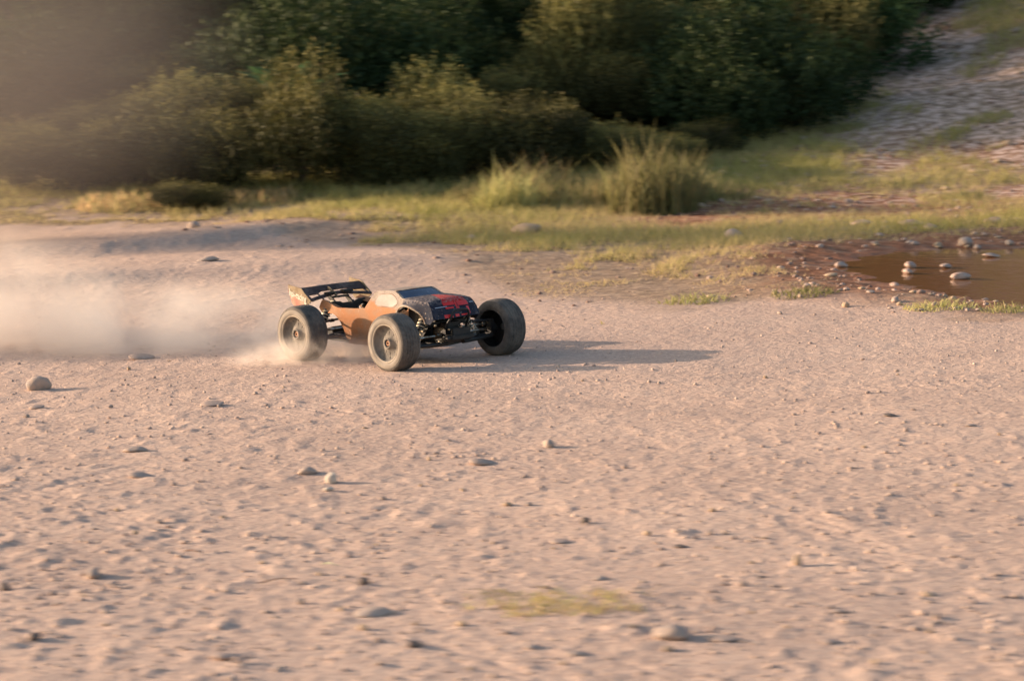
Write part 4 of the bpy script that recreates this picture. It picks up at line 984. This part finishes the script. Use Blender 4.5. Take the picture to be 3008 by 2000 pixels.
# rear wing -------------------------------------------------------------
def blade(pts, thick, half, mb, y0=0):
    """aerofoil strip: chord points (x,z), thickness, half span"""
    n = len(pts); up = []; dn = []
    for i, (x, z) in enumerate(pts):
        t = thick*(.35+.65*math.sin(math.pi*(i+.6)/(n+.2))); up.append((x, z+t/2)); dn.append((x, z-t/2))
    mb.plate(up+dn[::-1], 2*half, 'y', y0)
def wsurf(c, s_):
    """point of the wing plane: chord 0 (rear, high) to 1 (front, low), span -1..1"""
    x = -.2765+(.049)*c; z = .1725-.0300*c-.006*c*(1-c)+.0012*(1-s_*s_)
    return x, s_*.1000, z
def wing_sheet(name, edge0, edge1, parent, thick=.003, n=28, m=None):
    V = []; F = []; k_ = 6
    for i in range(n+1):
        s_ = -1+2*i/n; c0, c1 = edge0(abs(s_)), edge1(abs(s_))
        for k in range(k_+1):
            x, y_, z = wsurf(c0+(c1-c0)*k/k_, s_); V.append((x, y_, z+.0016*math.sin(math.pi*k/k_)))
    F = [(i*(k_+1)+k, i*(k_+1)+k+1, (i+1)*(k_+1)+k+1, (i+1)*(k_+1)+k) for i in range(n) for k in range(k_)]
    bm = bmesh.new(); vs = [bm.verts.new(v) for v in V]; [bm.faces.new([vs[q] for q in f]) for f in F]
    bmesh.ops.recalc_face_normals(bm, faces=bm.faces); bmesh.ops.solidify(bm, geom=bm.faces[:], thickness=thick); bmesh.ops.recalc_face_normals(bm, faces=bm.faces)
    for f in bm.faces: f.smooth = True
    for e in bm.edges:
        if e.is_manifold and e.calc_face_angle(0) > .6: e.smooth = False
    me = bpy.data.meshes.new(name); bm.to_mesh(me); bm.free(); me.materials.append(m or M_WING); return link(name, me, parent)
lerp = lambda t, a, b: a+(b-a)*max(0, min(1, t))
wing = wing_sheet('rear_wing', lambda a: 0, lambda a: lerp((a-.42)/.20, .36, .52), truck)
wing_sheet('lower_wing_blade', lambda a: lerp((a-.15)/.85, .50, .80), lambda a: lerp((a-.10)/.90, .70, 1.0), wing, .0035)
for s_ in (-.955, -.60, .93):
    mb = MB(); h0 = .030 if abs(s_) > .9 else .014
    a0 = [wsurf(c, s_-h0) for c in (.3, .6, .98)]; a1 = [wsurf(c, s_+h0) for c in (.3, .6, .98)]
    P = a0+a1; V = P+[(x, y_, z-.0028) for x, y_, z in P]
    mb.add(V, [(0, 1, 4, 3), (1, 2, 5, 4), (6, 9, 10, 7), (7, 10, 11, 8), (0, 3, 9, 6), (2, 8, 11, 5), (0, 6, 7, 1), (1, 7, 8, 2), (3, 4, 10, 9), (4, 5, 11, 10)])
    mb.build('wing_stay', M_WING, wing, smooth=False)
for yy in (-.018,):
    mb = MB(); mb.plate([(-.262, .1700), (-.256, .1690), (-.236, .1585), (-.2255, .1500), (-.2262, .1430), (-.236, .150), (-.250, .158), (-.262, .1640)], .0022, 'y', yy); mb.build('wing_fin', M_ENDP, wing)
mb = MB(); mb.box((-.243, .028, .1565), (.020, .030, .006)); mb.box((-.243, -.028, .1555), (.020, .026, .005)); mb.build('wing_clamp', M_BLACK, wing, bevel=.0015)
def endplate(y_, side):
    pts = [(-.319, .181), (-.309, .1785), (-.276, .1745), (-.266, .1725), (-.250, .1590), (-.2305, .1440), (-.2325, .1370), (-.238, .1345), (-.252, .1275), (-.262, .1265), (-.298, .1255), (-.306, .1330), (-.319, .168)]
    mb = MB(); mb.plate(pts, .0024, 'y', y_); e = mb.build('end_plate', M_ENDP, wing, bevel=.0005)
    red = [(-.3165, .163), (-.238, .1425), (-.2415, .1345), (-.252, .1285), (-.262, .1275), (-.2975, .1265), (-.305, .1335)]
    red = [(-.3180, .1655), (-.262, .1405), (-.250, .1335), (-.256, .1283), (-.262, .1275), (-.2975, .1265), (-.305, .1335)]
    mb = MB(); mb.plate(red, .0006, 'y', y_+side*.0015); mb.build('red_panel', M_REDP, e)
    cu = bpy.data.curves.new('lettering', 'FONT'); cu.body = 'hpi-racing'; cu.size = .0225; cu.extrude = .0003; cu.offset = .0006; cu.align_x = 'LEFT'
    to = bpy.data.objects.new('lettering', cu); COL.objects.link(to)
    dg = bpy.context.evaluated_depsgraph_get(); me = bpy.data.meshes.new_from_object(to.evaluated_get(dg)); bpy.data.objects.remove(to)
    xs = [v.co.x for v in me.vertices]; w_ = max(xs)-min(xs); k = .070/w_
    a = math.atan2(-.0165, .07)
    for v in me.vertices:
        X0 = (v.co.x-min(xs))*k; Z0 = v.co.y*1.15; Yo = v.co.z
        if side < 0: v.co = (-.3145+X0*math.cos(a)-Z0*math.sin(a)*.2, y_-.0021+Yo*side*.5, .1535+X0*math.sin(a)+Z0*.95)
        else: v.co = (-.2425-X0*math.cos(a)-Z0*math.sin(a)*.2, y_+.0021+Yo*side*.5, .1395-X0*math.sin(a)+Z0*.88-.003)
    me.materials.clear(); me.materials.append(M_LETTER); me.name = 'lettering'
    return e, link('lettering', me, e)
endplate(-.1015, -1); endplate(.1015, 1)
for sd_ in (-1, 1):      # wing mounts rising from the rear tower
    mb = MB(); mb.plate([(-.206, .100), (-.190, .100), (-.200, .118), (-.222, .134), (-.238, .1465), (-.256, .1535), (-.258, .149), (-.246, .139), (-.226, .120)], .004, 'y', sd_*.027)
    mb.tube([(-.222, sd_*.027-.004, .128), (-.222, sd_*.027+.004, .128)], .006, 10); mb.build('wing_mount', M_BLACK, truck)
mb = MB(); mb.box((-.222, 0, .126), (.006, .056, .006)); mb.box((-.240, 0, .144), (.014, .056, .004)); mb.build('mount_bridge', M_BLACK, truck)
mb = MB()
for zz in (.112, .120, .128, .136): mb.box((-.226, -.034, zz), (.010, .004, .0022))
mb.box((-.231, -.034, .124), (.0022, .004, .028)); mb.box((-.221, -.034, .122), (.0022, .004, .024)); mb.build('adjuster_ladder', M_SPRING, truck)
mb = MB(); mb.tube([(-.10, .03, .09), (-.06, .046, .112), (-.03, .045, .126), (-.012, .03, .122)], .005, 8); mb.tube([(-.16, .02, .10), (-.12, .03, .118), (-.09, .02, .108)], .004, 8); mb.build('hose', M_BLACK, truck)

# ------------------------------------------------------------------ dust
def dust(name, loc, rad, rot, dens, colr, label, scale, lo, hi, seed, aniso=.3):
    bm = bmesh.new(); bmesh.ops.create_icosphere(bm, subdivisions=3, radius=1)
    me = bpy.data.meshes.new(name); bm.to_mesh(me); bm.free()
    m = bpy.data.materials.new(name+'_air'); m.use_nodes = True; nt = m.node_tree; N = nt.nodes; L = nt.links; N.clear()
    out = N.new('ShaderNodeOutputMaterial'); pv = N.new('ShaderNodeVolumePrincipled'); L.new(pv.outputs[0], out.inputs['Volume'])
    pv.inputs['Color'].default_value = (*colr, 1); pv.inputs['Anisotropy'].default_value = aniso
    tc = N.new('ShaderNodeTexCoord')
    ln = N.new('ShaderNodeVectorMath'); ln.operation = 'LENGTH'; L.new(tc.outputs['Object'], ln.inputs[0])
    mr = N.new('ShaderNodeMapRange'); mr.interpolation_type = 'SMOOTHSTEP'; mr.inputs['From Min'].default_value = 1.0; mr.inputs['From Max'].default_value = .25; L.new(ln.outputs['Value'], mr.inputs['Value'])
    mp = N.new('ShaderNodeMapping'); mp.inputs['Location'].default_value = (seed, seed*.7, 0); mp.inputs['Scale'].default_value = tuple(q*scale for q in rad); L.new(tc.outputs['Object'], mp.inputs['Vector'])
    nz = N.new('ShaderNodeTexNoise'); nz.inputs['Scale'].default_value = 1; nz.inputs['Detail'].default_value = 4; nz.inputs['Distortion'].default_value = .6; L.new(mp.outputs[0], nz.inputs['Vector'])
    m2 = N.new('ShaderNodeMapRange'); m2.inputs['From Min'].default_value = lo; m2.inputs['From Max'].default_value = hi; L.new(nz.outputs['Fac'], m2.inputs['Value'])
    ml = N.new('ShaderNodeMath'); ml.operation = 'MULTIPLY'; L.new(mr.outputs[0], ml.inputs[0]); L.new(m2.outputs[0], ml.inputs[1])
    mm = N.new('ShaderNodeMath'); mm.operation = 'MULTIPLY'; mm.inputs[1].default_value = dens; L.new(ml.outputs[0], mm.inputs[0]); L.new(mm.outputs[0], pv.inputs['Density'])
    me.materials.append(m); o = link(name, me); o.location = loc; o.scale = rad; o.rotation_euler = (0, 0, rot)
    try: m.cycles.volume_step_rate = 1.0
    except Exception: pass
    return tag(o, label, 'dust', kind='stuff')
DC = (.985, .91, .835)
dust('dust_cloud', (-.95, .42, -.02), (.95, .30, .19), -.10, 8.0, DC, 'pale dust cloud boiling up along the track behind the rear wheels', 6, .36, .60, 3)
dust('dust_cloud', (-1.70, .65, 0), (.85, .45, .33), 0, 5.0, DC, 'thinner older dust drifting over the track at the left border', 5, .34, .62, 9)
dust('dust_cloud', (-.46, -.02, -.01), (.30, .13, .075), .1, 17.0, DC, 'low dense puff of dust hiding the foot of the near rear wheel', 16, .34, .58, 5)
dust('dust_veil', (-2.25, 3.6, .62), (1.5, .55, .85), 0, 1.65, (.42, .375, .345), 'brown veil of drifting dust hanging before the bushes at the left border', .7, .05, .62, 4)
